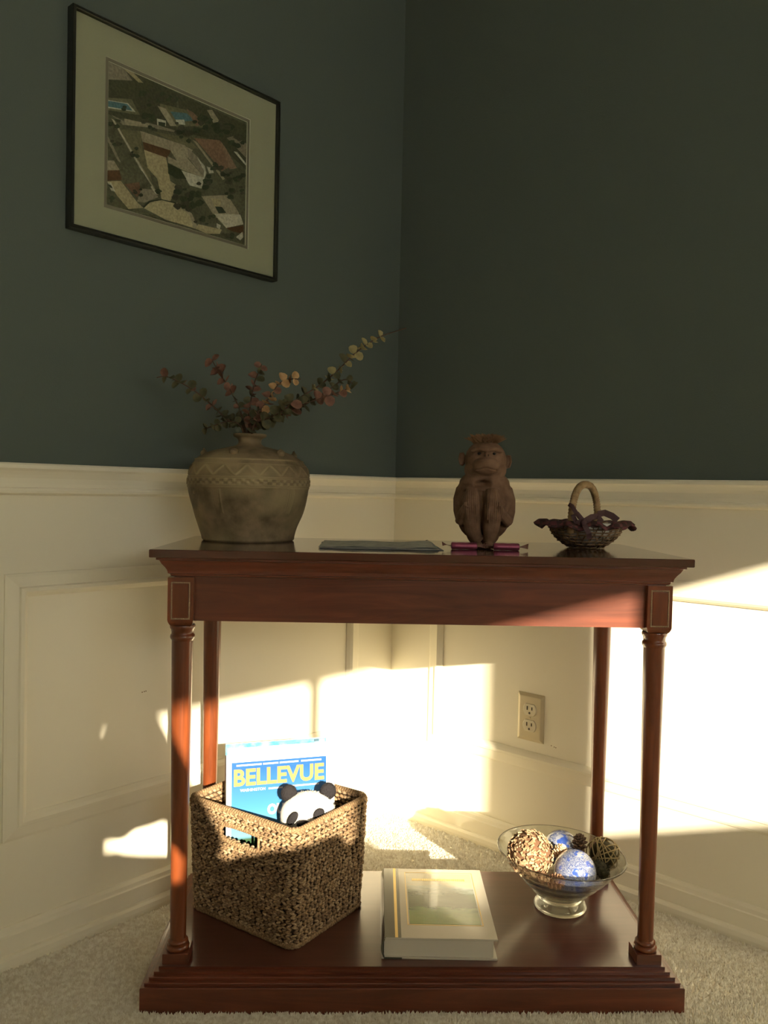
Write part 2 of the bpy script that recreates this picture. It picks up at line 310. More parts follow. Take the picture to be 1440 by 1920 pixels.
# ------------------------------------------------------------------ picture on the left wall
def pic():
    k0, k1, z0, z1 = .420, .885, 1.2505, 1.6285
    o0 = WL((k0+k1)/2, .0, (z0+z1)/2)
    M_black = mat('black_lacquer', (.012, .014, .010), .3, spec=.6)
    M_mat = mat('cream_mat_board', (.39, .375, .275), .85); M_in = mat('grey_mat_board', (.22, .19, .15), .8)
    M_bev = mat('mat_bevel', (.62, .58, .46), .8)
    t = thing('framed_picture', 'black framed aerial photograph of a suburb in a wide cream mat', 'picture', o0)
    def L(k, z, o): p = WL(k, o, z); return (p[0]-o0[0], p[1]-o0[1], p[2]-o0[2])
    fn = lambda x, y, z: L(x, y, z)
    part('frame', MB().rects([(0, .001), (0, .020), (.0008, .0212), (.0052, .0212), (.006, .020), (.006, .001)], k0, k1, z0, z1, cap=False, fn=fn), M_black, t)
    q = [at_wall(*p) for p in ((195.5, 108), (467.5, 231), (454, 470), (184.5, 388))]
    a0, a1, b0, b1 = (q[1][0]+q[2][0])/2, (q[0][0]+q[3][0])/2, (q[2][1]+q[3][1])/2, (q[0][1]+q[1][1])/2
    part('mat_board', MB().rects([(.006, .011), (a0-k0, .011)], k0, k1, z0, z1, cap=False, fn=lambda x, y, z: L(x, y, z)) if False else
         MB().add([L(k0+.005, z0+.005, .012), L(k1-.005, z0+.005, .012), L(k1-.005, z1-.005, .012), L(k0+.005, z1-.005, .012), L(a0, b0, .012), L(a1, b0, .012), L(a1, b1, .012), L(a0, b1, .012)],
                  [(0, 1, 5, 4), (1, 2, 6, 5), (2, 3, 7, 6), (3, 0, 4, 7)]), M_mat, t)
    part('mat_bevel', MB().rects([(0, .012), (.0009, .0105)], a0, a1, b0, b1, cap=False, fn=fn), M_bev, t)
    part('inner_mat', MB().rects([(.0009, .0105), (.0065, .0105)], a0, a1, b0, b1, cap=False, fn=fn), M_in, t)
    part('inner_bevel', MB().rects([(.0065, .0105), (.0074, .0093)], a0, a1, b0, b1, cap=False, fn=fn), M_bev, t)
    part('backing_board', MB().box(0, 1, 0, 1, 0, 1) if False else MB().rects([(.004, .001), (.004, .004)], k0, k1, z0, z1, fn=fn), M_in, t)
    # the print: flat patches of colour at hair-thin offsets
    pal = {}
    def pm(c):
        if c not in pal:
            M = mat('print_ink', c, .5); noisy(M, tuple(x*.75 for x in c), tuple(min(1, x*1.15) for x in c), 220, 6); pal[c] = M
        return pal[c]
    pr = MB(); mats = []
    def idx(c):
        M = pm(c)
        if M not in mats: mats.append(M)
        return mats.index(M)
    lay = [0]
    def poly(pts, c, clip=True):
        lay[0] += 1; o = .0093+lay[0]*.000012
        v = []
        for x, y in pts:
            k, z = at_wall(185+x/4.966, 100+y/4.966)
            k = min(max(k, a0+.0074), a1-.0074); z = min(max(z, b0+.0074), b1-.0074); v.append(L(k, z, o))
        pr.add(v, [tuple(range(len(v)))], idx(c))
    D = (.085, .085, .05); G = (.13, .125, .08); LG = (.19, .17, .10); T = (.46, .38, .24); R = (.40, .34, .25); WH = (.60, .56, .48); BR = (.13, .065, .03); PL = (.10, .20, .24); GR = (.30, .26, .20); TR = (.045, .055, .03); RD = (.27, .16, .11)
    pr.add([L(a1-.007, b0+.007, .00925), L(a0+.007, b0+.007, .00925), L(a0+.007, b1-.007, .00925), L(a1-.007, b1-.007, .00925)], [(0, 1, 2, 3)], idx(G))
    poly([(65, 90), (400, 240), (700, 380), (700, 760), (450, 700), (60, 580)], D)
    poly([(700, 380), (1375, 690), (1360, 1100), (1050, 820), (760, 740)], D)
    poly([(70, 100), (210, 160), (290, 270), (60, 255)], GR)
    poly([(200, 150), (300, 190), (390, 290), (345, 285)], T)
    poly([(60, 425), (280, 440), (360, 590), (55, 540)], LG)
    poly([(60, 448), (250, 480), (320, 560), (55, 520)], WH); poly([(62, 455), (240, 486), (290, 548), (58, 508)], PL)
    poly([(540, 480), (790, 540), (960, 670), (940, 705), (860, 690), (700, 700), (560, 560)], LG)
    poly([(520, 500), (600, 530), (700, 690), (640, 690)], R)
    poly([(640, 555), (790, 570), (870, 640), (700, 650)], PL)
    poly([(790, 530), (850, 560), (960, 670), (880, 690)], RD)
    poly([(690, 630), (770, 630), (780, 680), (700, 670)], WH)
    poly([(515, 620), (600, 640), (600, 690), (520, 690)], WH); poly([(530, 650), (595, 660), (590, 695), (530, 685)], TR)
    poly([(90, 585), (200, 640), (440, 660), (740, 745), (720, 755), (430, 700), (200, 680)], GR)
    poly([(210, 620), (440, 670), (450, 705), (220, 680)], R)
    poly([(980, 540), (1030, 540), (1110, 660), (1040, 660), (1010, 590)], R)
    poly([(180, 720), (380, 740), (370, 860), (410, 980), (470, 1200), (400, 1140)], LG)
    poly([(860, 800), (1100, 820), (1240, 1040), (1120, 1110), (1000, 960)], RD)
    poly([(1110, 830), (1160, 900), (1260, 1080), (1190, 1090)], (.31, .20, .14))
    poly([(480, 740), (800, 800), (900, 900), (800, 900)], LG)
    poly([(90, 620), (125, 640), (530, 1330), (500, 1330)], R); poly([(100, 625), (112, 632), (515, 1325), (506, 1325)], WH)
    poly([(850, 820), (880, 830), (1150, 1180), (1130, 1190)], R)
    poly([(395, 910), (600, 980), (640, 1200), (700, 1240), (640, 1390), (560, 1370), (520, 1180), (430, 1080)], T)
    poly([(385, 835), (650, 915), (610, 985), (395, 910)], BR)
    poly([(360, 735), (470, 770), (780, 870), (800, 900), (640, 915), (380, 835)], R)
    poly([(640, 915), (790, 885), (850, 910), (800, 990), (700, 1010)], (.43, .37, .27))
    poly([(615, 970), (700, 1010), (800, 990), (960, 1170), (760, 1100), (620, 1030)], R)
    poly([(740, 1100), (960, 1170), (930, 1270), (820, 1240)], WH)
    poly([(620, 1035), (740, 1095), (790, 1180), (700, 1180), (620, 1130)], TR)
    poly([(800, 890), (900, 980), (980, 1120), (960, 1170), (810, 990)], GR)
    poly([(980, 1065), (1030, 1080), (1045, 1125), (1000, 1130)], WH)
    poly([(890, 980), (960, 1060), (975, 1130), (945, 1200), (955, 1110)], WH)
    poly([(40, 1005), (115, 1010), (170, 1100), (35, 1095)], R); poly([(35, 1095), (165, 1100), (190, 1190), (30, 1190)], BR)
    poly([(45, 780), (120, 900), (180, 1030), (150, 1010), (45, 830)], GR)
    poly([(200, 1040), (380, 1110), (470, 1250), (260, 1260), (180, 1100)], G)
    poly([(30, 1195), (180, 1200), (330, 1395), (390, 1450), (250, 1460), (140, 1330)], T)
    poly([(40, 1205), (90, 1215), (130, 1300), (90, 1290)], WH); poly([(60, 1230), (90, 1240), (105, 1270), (80, 1262)], TR)
    poly([(210, 1230), (350, 1210), (370, 1300), (330, 1350)], (.20, .11, .07))
    poly([(370, 1270), (470, 1280), (530, 1350), (400, 1400), (330, 1390)], GR)
    poly([(390, 1450), (450, 1400), (560, 1370), (700, 1410), (830, 1520), (870, 1640), (600, 1560)], (.50, .42, .27))
    poly([(385, 1440), (440, 1385), (560, 1368), (700, 1402), (700, 1412), (560, 1378), (450, 1395), (395, 1452)], TR)
    poly([(700, 1400), (840, 1500), (900, 1640), (860, 1640), (820, 1520), (690, 1412)], R)
    poly([(870, 1640), (900, 1600), (1120, 1650), (1100, 1690), (980, 1690)], T)
    poly([(930, 1340), (1170, 1330), (1270, 1480), (1310, 1600), (1160, 1635), (1040, 1510)], R)
    poly([(1020, 1360), (1110, 1370), (1110, 1440), (1050, 1440)], T)
    poly([(1055, 1435), (1120, 1440), (1160, 1495), (1090, 1500)], TR)
    poly([(1050, 1505), (1290, 1510), (1320, 1600), (1160, 1635)], (.62, .56, .46)); poly([(1160, 1635), (1320, 1610), (1320, 1690), (1210, 1665)], BR)
    poly([(1165, 800), (1250, 775), (1360, 860), (1350, 990)], (.30, .25, .19)); poly([(1230, 925), (1260, 930), (1350, 1040), (1340, 1055)], WH)
    poly([(1070, 1590), (1110, 1610), (1100, 1645), (1070, 1630)], WH)
    poly([(1250, 1720), (1310, 1670), (1318, 1720), (1290, 1750)], WH)
    rr = random.Random(3)
    for (cx, cy, n, sp, rad) in ((450, 420, 16, 110, 42), (620, 400, 9, 80, 40), (420, 600, 9, 70, 38), (790, 750, 10, 80, 40), (930, 640, 12, 90, 36), (1130, 700, 16, 120, 42), (1250, 820, 6, 60, 40),
                                 (130, 660, 7, 60, 30), (140, 850, 8, 50, 28), (800, 1370, 20, 110, 44), (720, 1290, 9, 60, 34), (950, 1220, 9, 70, 34), (1080, 1080, 7, 50, 30), (1180, 1150, 9, 80, 30), (520, 1290, 4, 25, 22),
                                 (480, 720, 5, 40, 22), (300, 960, 5, 60, 26), (930, 1570, 6, 50, 26), (1020, 1540, 5, 40, 24), (1230, 1290, 7, 70, 32), (200, 540, 4, 25, 26), (320, 1300, 5, 40, 22), (60, 1370, 4, 40, 26), (1180, 1720, 7, 60, 30), (1270, 1190, 6, 60, 30)):
        for _ in range(n):
            x, y = cx+rr.gauss(0, sp*.55), cy+rr.gauss(0, sp*.4); r = rad*rr.uniform(.5, 1.1)
            if y < 120+x*.455 + 10: y = 135+x*.455+rr.uniform(0, 30)
            if y > 1395+x*.30 - 25: y = 1360+x*.30
            if not (45 < x < 1340): continue
            poly([(x+r*rr.uniform(.7, 1.2)*math.cos(a), y+r*.75*rr.uniform(.7, 1.2)*math.sin(a)) for a in np.linspace(0, 2*PI, 9)[:-1]], rr.choice((TR, (.06, .075, .04), (.08, .075, .05))))
    part('photo_print', pr, mats, t)
    Mg = bpy.data.materials.new('picture_glass'); Mg.use_nodes = True; n_ = Mg.node_tree; n_.nodes.clear()
    o_ = n_.nodes.new('ShaderNodeOutputMaterial'); mx = n_.nodes.new('ShaderNodeMixShader'); tr = n_.nodes.new('ShaderNodeBsdfTransparent'); gl = n_.nodes.new('ShaderNodeBsdfGlossy'); fr = n_.nodes.new('ShaderNodeLayerWeight'); fr.inputs[0].default_value = .12
    gl.inputs['Roughness'].default_value = .03; tr.inputs[0].default_value = (.95, .97, .94, 1)
    n_.links.new(fr.outputs[0], mx.inputs[0]); n_.links.new(tr.outputs[0], mx.inputs[1]); n_.links.new(gl.outputs[0], mx.inputs[2]); n_.links.new(mx.outputs[0], o_.inputs[0])
    part('glass', MB().rects([(.0055, .0150), (.0055, .0165)], k0, k1, z0, z1, fn=fn), Mg, t)
pic()

# ------------------------------------------------------------------ wall outlet
def outlet():
    k0, k1, z0, z1 = .3830, .4500, .2590, .3655; kc, zc = (k0+k1)/2, (z0+z1)/2; o0 = WR(kc, 0, zc)
    Mp = mat('ivory_plastic', (.62, .54, .36), .35); Mr = mat('ivory_receptacle', (.66, .60, .44), .35); Ms = mat('slot_black', (.05, .035, .02), .7); Mc = mat('screw_paint', (.6, .52, .36), .3)
    t = thing('wall_outlet', 'ivory duplex power outlet with two sockets set in the right wall panel', 'outlet', o0)
    def L(k, z, o): p = WR(kc+k, o, zc+z); return (p[0]-o0[0], p[1]-o0[1], p[2]-o0[2])
    h, v = (k1-k0)/2, (z1-z0)/2
    part('cover_plate', MB().rects([(0, 0), (0, .0012), (.0015, .0025), (.0065, .0058), (.009, .0062)], -h, h, -v, v, fn=lambda x, y, z: L(x, y, z)), Mp, t)
    for s in (1, -1):
        zc2 = s*.0178; lp = []
        for r_, o in ((1.08, .0055), (1.08, .0063), (1., .0078), (.97, .0080)):
            l = []
            for j in range(28):
                a = 2*PI*j/28; x = math.cos(a)*.0162*r_; y = math.sin(a)*.0162*r_; y = max(-.0125*r_, min(.0125*r_, y)); l.append(L(x, zc2+y, o))
            lp.append(l)
        rc = part('receptacle', MB().rings(lp), Mr, t)
        for x, hh in ((-.0060, .0042), (.0060, .0034)):
            part('slot', MB().rects([(0, .0075), (0, .0084)], x-.0013, x+.0013, zc2+.0032-hh, zc2+.0032+hh, fn=lambda a, b, c: L(a, b, c)), Ms, rc)
        part('ground_hole', MB().rings([[L(.0024*math.cos(2*PI*j/12), zc2-.0072+.0026*math.sin(2*PI*j/12), o) for j in range(12)] for o in (.0075, .0084)]), Ms, rc)
    part('screw', MB().rings([[L(.0022*math.cos(2*PI*j/12), .0022*math.sin(2*PI*j/12), o) for j in range(12)] for o in (.006, .0075)]), Mc, t)
outlet()
M_scuff = mat('scuff_brown', (.25, .16, .08), .8)
for fn_, par, spots in ((WL, 'wall_left', ((.7205, .4145), (.7160, .4150), (.7125, .4153))), (WR, 'wall_right', ((.4690, .2600), (.4760, .2585), (.4800, .2580)))):
    for k_, z_ in spots: part('scuff_mark', MB().rects([(0, 0), (.0003, .0003)], -.0011, .0011, -.0011, .0011, fn=lambda x, y, z: fn_(k_+x, z, z_+y)), M_scuff, bpy.data.objects[par])
# ------------------------------------------------------------------ clay vase
def vase():
    M = mat('aged_brown_clay', (.20, .15, .09), .62, spec=.3)
    n = noisy(M, (.11, .085, .045), (.27, .20, .12), 28, 8); bump(M, 160, .35, .0015, 5)
    VA, VB = -.3050, .262
    t = tthing('clay_vase', 'squat brown clay vase with incised bands and shoulder lugs, holding dried eucalyptus', 'vase', VA, VB, TH)
    ctl = [(.0800, 0), (.0835, .003), (.0845, .010), (.0895, .028), (.0965, .046), (.1020, .062), (.1068, .078), (.1100, .092), (.1112, .106), (.1100, .120), (.1068, .132), (.1005, .143), (.0905, .152), (.0760, .1595), (.0580, .1655), (.0400, .170), (.0265, .1735), (.0212, .178), (.0210, .183), (.0235, .187), (.0290, .190), (.0305, .1925), (.0300, .1950), (.0270, .1955)]
    prof = []
    for i in range(len(ctl)-1):
        p0 = ctl[max(i-1, 0)]; p1 = ctl[i]; p2 = ctl[i+1]; p3 = ctl[min(i+2, len(ctl)-1)]
        n_ = 9 if .05 < p1[1] < .16 else 4
        for j in range(n_):
            q = j/n_; f = lambda a, b, c, d: .5*(2*b+(c-a)*q+(2*a-5*b+4*c-d)*q*q+(3*b-a-3*c+d)*q**3)
            prof.append((f(p0[0], p1[0], p2[0], p3[0]), f(p0[1], p1[1], p2[1], p3[1])))
    prof.append(ctl[-1]); prof += [(.0235, .194), (.0200, .188), (.0175, .180), (.018, .170), (.05, .155), (.05, .03)]
    def fn(th, z, r):
        d = 0
        g = lambda c, w: math.exp(-((z-c)/w)**2)
        for c in (.1125, .1155, .1010, .0975): d += .0011*g(c, .0009)
        d += .0014*g(.147, .0012)+.0008*g(.1385, .0008)
        if .102 < z < .112: d += .0011*(1 if (math.sin(th*46)*math.sin((z-.102)/.010*PI*2)) > .1 else -.2)     # studded band
        if .118 < z < .137:
            s = abs(((th*17/(2*PI)) % 1)*2-1); d += .0013*math.exp(-((((z-.118)/.019)-s)/.13)**2)                       # zigzag
        if .052 < z < .095:
            k = (th*5/(2*PI)+.08) % 1
            if .44 < k < .56 : d += .0013*math.cos((k-.5)*2*PI*5/.13)                                                            # comb strokes
        d += .0007*math.sin(th*2+z*40)+.0004*math.sin(th*5-z*90)
        return d if r > .02 and z < .165 else 0
    vb = part('vase_body', MB().lathe(prof, 360, fn=lambda a, z, r: 1.7*fn(a, z, r)), M, t, True)
    at = vb.data.color_attributes.new('relief', 'FLOAT_COLOR', 'POINT')      # relief painted into the colour since light barely shows it: ridges paler, grooves darker
    for i, v in enumerate(vb.data.vertices):
        q = min(1, max(0, .16+fn(math.atan2(v.co.y, v.co.x), v.co.z, 1.)*420)); at.data[i].color = (q, q, q, 1)
    ca = nd(M, 'ShaderNodeVertexColor', layer_name='relief'); mxv = nd(M, 'ShaderNodeMix', data_type='RGBA'); mxv.blend_type = 'MIX'
    M.node_tree.links.new(ca.outputs[0], mxv.inputs[0]); mxv.inputs[7].default_value = (.36, .29, .16, 1)
    src_ = bs(M).inputs['Base Color'].links[0].from_socket; M.node_tree.links.new(src_, mxv.inputs[6]); M.node_tree.links.new(mxv.outputs[2], bs(M).inputs['Base Color'])
    for k in range(6):
        a = math.radians(18+60*k)
        lug = MB().ball((0, 0, 0), (.0075, .0062, .0058), 12, 8); lug.tube([(-.006, 0, -.001), (-.007, 0, .004), (0, 0, .0075), (.007, 0, .004), (.006, 0, -.001)], .0022, 6)
        part('lug', lug, M, t, True, loc=(.083*math.cos(a), .083*math.sin(a), .1575), rot=(0, 0, a+PI/2))
    for k in range(14):
        a = 2*PI*(k+.3)/14
        rs = MB()
        for j in range(6): b = j*PI/3; rs.ball((.0032*math.cos(b), 0, .0032*math.sin(b)), .0020, 6, 4)
        rs.ball((0, 0, 0), .0018, 6, 4)
        part('rosette', rs, M, t, True, loc=(.1065*math.cos(a), .1065*math.sin(a), .0885), rot=(0, 0, a+PI/2))
    # sprigs: photo-measured courses at their own depths
    base = TW(VA, VB, TH)
    def leafmesh(name, M, sz, cup):
        mb = MB(); n = 9; v = [(0, 0, 0)]; f = []
        for r_ in (.55, 1.):
            for j in range(n):
                a = 2*PI*j/n; x = r_*sz*(math.cos(a)*.5+.5)*1.0; y = r_*sz*.54*math.sin(a)
                if r_ < 1: x = sz*.5+.55*sz*.5*math.cos(a)
                else: x = sz*.5+sz*.5*math.cos(a)
                v.append((x, y, cup*((x/sz-.5)**2*1.2+(y/sz)**2*3)*sz))
        v[0] = (sz*.5, 0, 0)
        for j in range(n):
            f.append((0, 1+j, 1+(j+1) % n)); f.append((1+j, 1+n+j, 1+n+(j+1) % n, 1+(j+1) % n))
        return mb.add(v, f).mesh(name, M, True)
    def lm(name, c1, c2):
        M = mat(name, c1, .6, spec=.3); noisy(M, c1, c2, 60, 3); bs(M).inputs['Subsurface Weight'].default_value = 0; return M
    Mg = lm('leaf_olive', (.055, .060, .028), (.12, .11, .055)); Mp = lm('leaf_rust', (.13, .062, .042), (.25, .13, .09)); My = lm('leaf_gold', (.34, .20, .09), (.52, .34, .17)); Ml = lm('leaf_pale_green', (.23, .20, .09), (.34, .29, .14)); Mst = mat('twig_brown', (.09, .05, .03), .7)
    sizes = (.0120, .0152, .0184)
    meshes = {k: [leafmesh('leaf', M, s, c) for s in sizes for c in (.25, .5)] for k, M in (('g', Mg), ('p', Mp), ('y', My), ('l', Ml))}
    rr = random.Random(11)
    def sprig(label, pts, mix, step, size, spread=1., db=0, tail=0, grp=None):
        # pts in photo pixels with depth offsets along table depth
        P = [at_b(x, y, VB+d) for x, y, d in pts]
        P = [Vector((-.3050+.004*math.cos(len(label)*1.7), VB+.004*math.sin(len(label)*2.3), TH+.165))] + P
        t = thing('eucalyptus_sprig', label, 'dried plant', TW(P[0].x, P[0].y, P[0].z), YAW)
        Q = [p-P[0] for p in P]
        S = []                                        # smooth the course
        for i in range(len(Q)-1):
            p0, p1, p2, p3 = Q[max(i-1, 0)], Q[i], Q[i+1], Q[min(i+2, len(Q)-1)]
            for j in range(6):
                q = j/6; S.append(.5*((2*p1)+(p2-p0)*q+(2*p0-5*p1+4*p2-p3)*q*q+(3*p1-p0-3*p2+p3)*q**3))
        S.append(Q[-1]); n = len(S)
        part('stem', MB().tube(S, [.0016*(1-.6*i/n)+.0003 for i in range(n)], 6), Mst, t, True)
        acc = 0; tot = sum((S[i+1]-S[i]).length for i in range(n-1)); run_ = 0; k = 0
        for i in range(n-1):
            seg = (S[i+1]-S[i]).length; run_ += seg; acc += seg
            if run_ < .054 or run_ > tot-tail: continue
            if acc > step*.74:
                acc = 0; k += 1; d = (S[i+1]-S[i]).normalized(); fr = run_/tot
                side = d.cross(Vector((0, 1, 0))).normalized(); up = side.cross(d).normalized()
                ph = (k % 2)*PI/2+rr.uniform(-.35, .35)
                for s_ in (0, 1):
                    ang = ph+PI*s_+rr.uniform(-.25, .25)
                    out = (side*math.cos(ang)+up*math.sin(ang))
                    out = (out*spread+d*rr.uniform(.1, .6)).normalized()
                    nrm = (d*rr.uniform(.4, 1.)+out.cross(d)*rr.uniform(-.7, .7)+Vector((0, -1, 0))*rr.uniform(.2, 1.8)).normalized()
                    y = nrm.cross(out).normalized(); nrm = out.cross(y).normalized()
                    key = mix(fr, rr); ii = min(5, max(0, int(size(fr)*2+rr.choice((0, 1)))))
                    o = link('leaf', meshes[key][ii], t)
                    Mx = Matrix((out, y, nrm)).transposed().to_4x4(); Mx.translation = S[i]+d*rr.uniform(-.002, .002); o.matrix_basis = Mx
                    sc = rr.uniform(.85, 1.15); o.scale = (sc, sc, sc)
    ch = lambda r, s: r.choice(s)
    sprig('thin rust and olive eucalyptus sprig arching furthest left from the vase', [(455, 798, -.01), (428, 788, -.01), (400, 762, -.02), (368, 735, -.02), (340, 718, -.02), (312, 706, -.02), (294, 708, -.02)], lambda f, r: ch(r, 'ggp') if f > .4 else 'g', .0135, lambda f: 1.3-.8*(f > .6), tail=.006)
    sprig('tiny leaved green eucalyptus twig lowest on the left side', [(452, 800, -.03), (430, 790, -.035), (410, 795, -.04), (384, 804, -.04)], lambda f, r: 'g', .009, lambda f: 0, .8)
    sprig('eucalyptus sprig ending in big rust leaves, second from the left', [(458, 795, 0), (447, 762, 0), (430, 728, .005), (412, 700, .01), (398, 676, .01)], lambda f, r: 'p' if f > .62 else ch(r, 'gp'), .0130, lambda f: 2 if f > .7 else .9, tail=0)
    sprig('upright rust eucalyptus sprig at the middle of the bunch', [(466, 790, -.01), (470, 755, -.01), (476, 722, -.01), (484, 700, -.01), (491, 683, -.01)], lambda f, r: ch(r, 'ppg'), .0115, lambda f: 1.2, 1.2)
    sprig('golden leaved eucalyptus sprig bending right above the middle', [(474, 795, -.02), (494, 762, -.03), (510, 738, -.03), (524, 719, -.03), (544, 711, -.03), (564, 711, -.03)], lambda f, r: ch(r, 'yyp') if f > .45 else ch(r, 'pg'), .0115, lambda f: 1.3)
    sprig('long pale green eucalyptus sprig reaching highest on the right', [(478, 798, .01), (515, 782, .02), (556, 750, .03), (600, 722, .035), (636, 692, .04), (664, 664, .045), (694, 642, .05), (716, 630, .05), (762, 615, .055)], lambda f, r: ch(r, 'll') if f > .72 else ch(r, 'ggl'), .0165, lambda f: 1.5 if f < .8 else 1.2, tail=.048)
    sprig('eucalyptus sprig with dusty pink end leaves, lower right', [(480, 800, -.02), (520, 782, -.03), (556, 763, -.035), (592, 750, -.04), (622, 740, -.04), (657, 727, -.04)], lambda f, r: ch(r, 'pppy') if f > .7 else ch(r, 'gggp'), .0125, lambda f: 1.8 if f > .7 else 1.5)
    sprig('short dense olive eucalyptus sprig leaning right at the vase mouth', [(475, 800, -.04), (500, 785, -.05), (528, 772, -.055), (548, 752, -.06)], lambda f, r: ch(r, 'ggp'), .0085, lambda f: 1.7)
    sprig('short rust eucalyptus sprig filling the vase mouth', [(466, 800, -.03), (474, 785, -.04), (486, 768, -.045)], lambda f, r: ch(r, 'ppg'), .0080, lambda f: 1.8)
    sprig('small olive side twig curling up on the right', [(482, 800, .0), (560, 765, 0), (610, 735, 0), (645, 712, 0), (664, 722, 0)], lambda f, r: 'g' if f > .5 else ch(r, 'gp'), .0125, lambda f: .6)
vase()

# ------------------------------------------------------------------ leaflets on the table top
def leaflets():
    rr = random.Random(5)
    cols = ((.58, .57, .48), (.42, .44, .41), (.60, .56, .46), (.30, .34, .34))
    labs = ('pale paper leaflet on top of the pile between vase and carved monkey', 'grey paper leaflet second in the pile between vase and monkey', 'cream paper leaflet third in the pile between vase and monkey', 'dark slate leaflet at the bottom of the pile between vase and monkey')
    for i in range(4):
        M = mat('leaflet_paper', cols[3-i], .9, spec=.1); noisy(M, cols[3-i], tuple(c*.72 for c in cols[3-i]), 60)
        z = .0002+i*.0008
        t = link('paper_leaflet', None, None, TW(-.068+rr.uniform(-.003, .003), .166+rr.uniform(-.002, .002), TH+z), (0, 0, YAW+rr.uniform(-.03, .03)))
        bpy.data.objects.remove(t)
        mb = MB(); nx, ny = 18, 8; hw, hh = .1015-.002*i, .0845-.0015*i; g = []; 
        for j in range(ny+1):
            for k in range(nx+1):
                u, v = k/nx*2-1, j/ny*2-1
                g.append((u*hw, v*hh, .0003+i*.0002*(1+math.sin(u*6+i))+(.0022*max(0, u-.6)*i*(v > -.2)) + .0012*(i == 3)*max(0, -v)*(1+math.sin(u*9))/2))
        n = len(g); v = g+[(x, y, z_+.0004) for x, y, z_ in g]; f = []
        W = nx+1
        for j in range(ny):
            for k in range(nx):
                a = j*W+k; f.append((a, a+1, a+W+1, a+W)); f.append((n+a, n+a+W, n+a+W+1, n+a+1))
        edge = [k for k in range(nx+1)]+[j*W+nx for j in range(1, ny+1)]+[ny*W+k for k in range(nx-1, -1, -1)]+[j*W for j in range(ny-1, 0, -1)]
        for q in range(len(edge)): a, b = edge[q], edge[(q+1) % len(edge)]; f.append((a, b, b+n, a+n))
        o = link('paper_leaflet', mb.add(v, f).mesh('paper_leaflet', M, False), None, TW(-.068+rr.uniform(-.003, .003), .166+rr.uniform(-.002, .002), TH+z), (0, 0, YAW+rr.uniform(-.03, .03)))
        tag(o, labs[3-i], 'leaflet', 'leaflets piled on the table top')
leaflets()

# ------------------------------------------------------------------ foil wrapped candies
def candy(label, a, b, rz):
    Mf = mat('pink_foil', (.24, .05, .095), .3, metal=.5); bump(Mf, 300, .5, .001); Mw = mat('twist_brown', (.16, .07, .05), .5)
    t = tthing('wrapped_candy', label, 'candy', a, b, TH, rz, 'pink candies in front of the monkey')
    R_ = .0062
    prof = [(-.0225, .0030), (-.0215, .0056), (-.0200, .0062), (-.0140, .0060), (-.006, .0063), (.003, .0060), (.012, .0063), (.0200, .0062), (.0215, .0055), (.0225, .0030)]
    part('wrapper', MB().rings([[(x, r_*math.cos(2*PI*j/14), R_+r_*math.sin(2*PI*j/14)) for j in range(14)] for x, r_ in prof]), Mf, t, True, 40)
    for s in (-1, 1):
        lp = []
        for i in range(6):
            q = i/5; x = s*(.0222+.015*q); wd = .0012+.0045*q**1.5; tw = 1.1*q+s*.6
            lp.append([(x, wd*math.cos(tw+da)+ (0 if da in (0, PI) else 0), R_+.003*q*(1 if s < 0 else .4)+wd*.9*math.sin(tw+da)) for da in (0, .25, PI-.25+.5, PI, PI+.25, -.25)])
        part('twist', MB().rings(lp), Mw, t)
candy('pink foil wrapped candy left of the monkey feet', .0768, .128, .01)
candy('pink foil wrapped candy right of the monkey feet', .1485, .125, -.03)

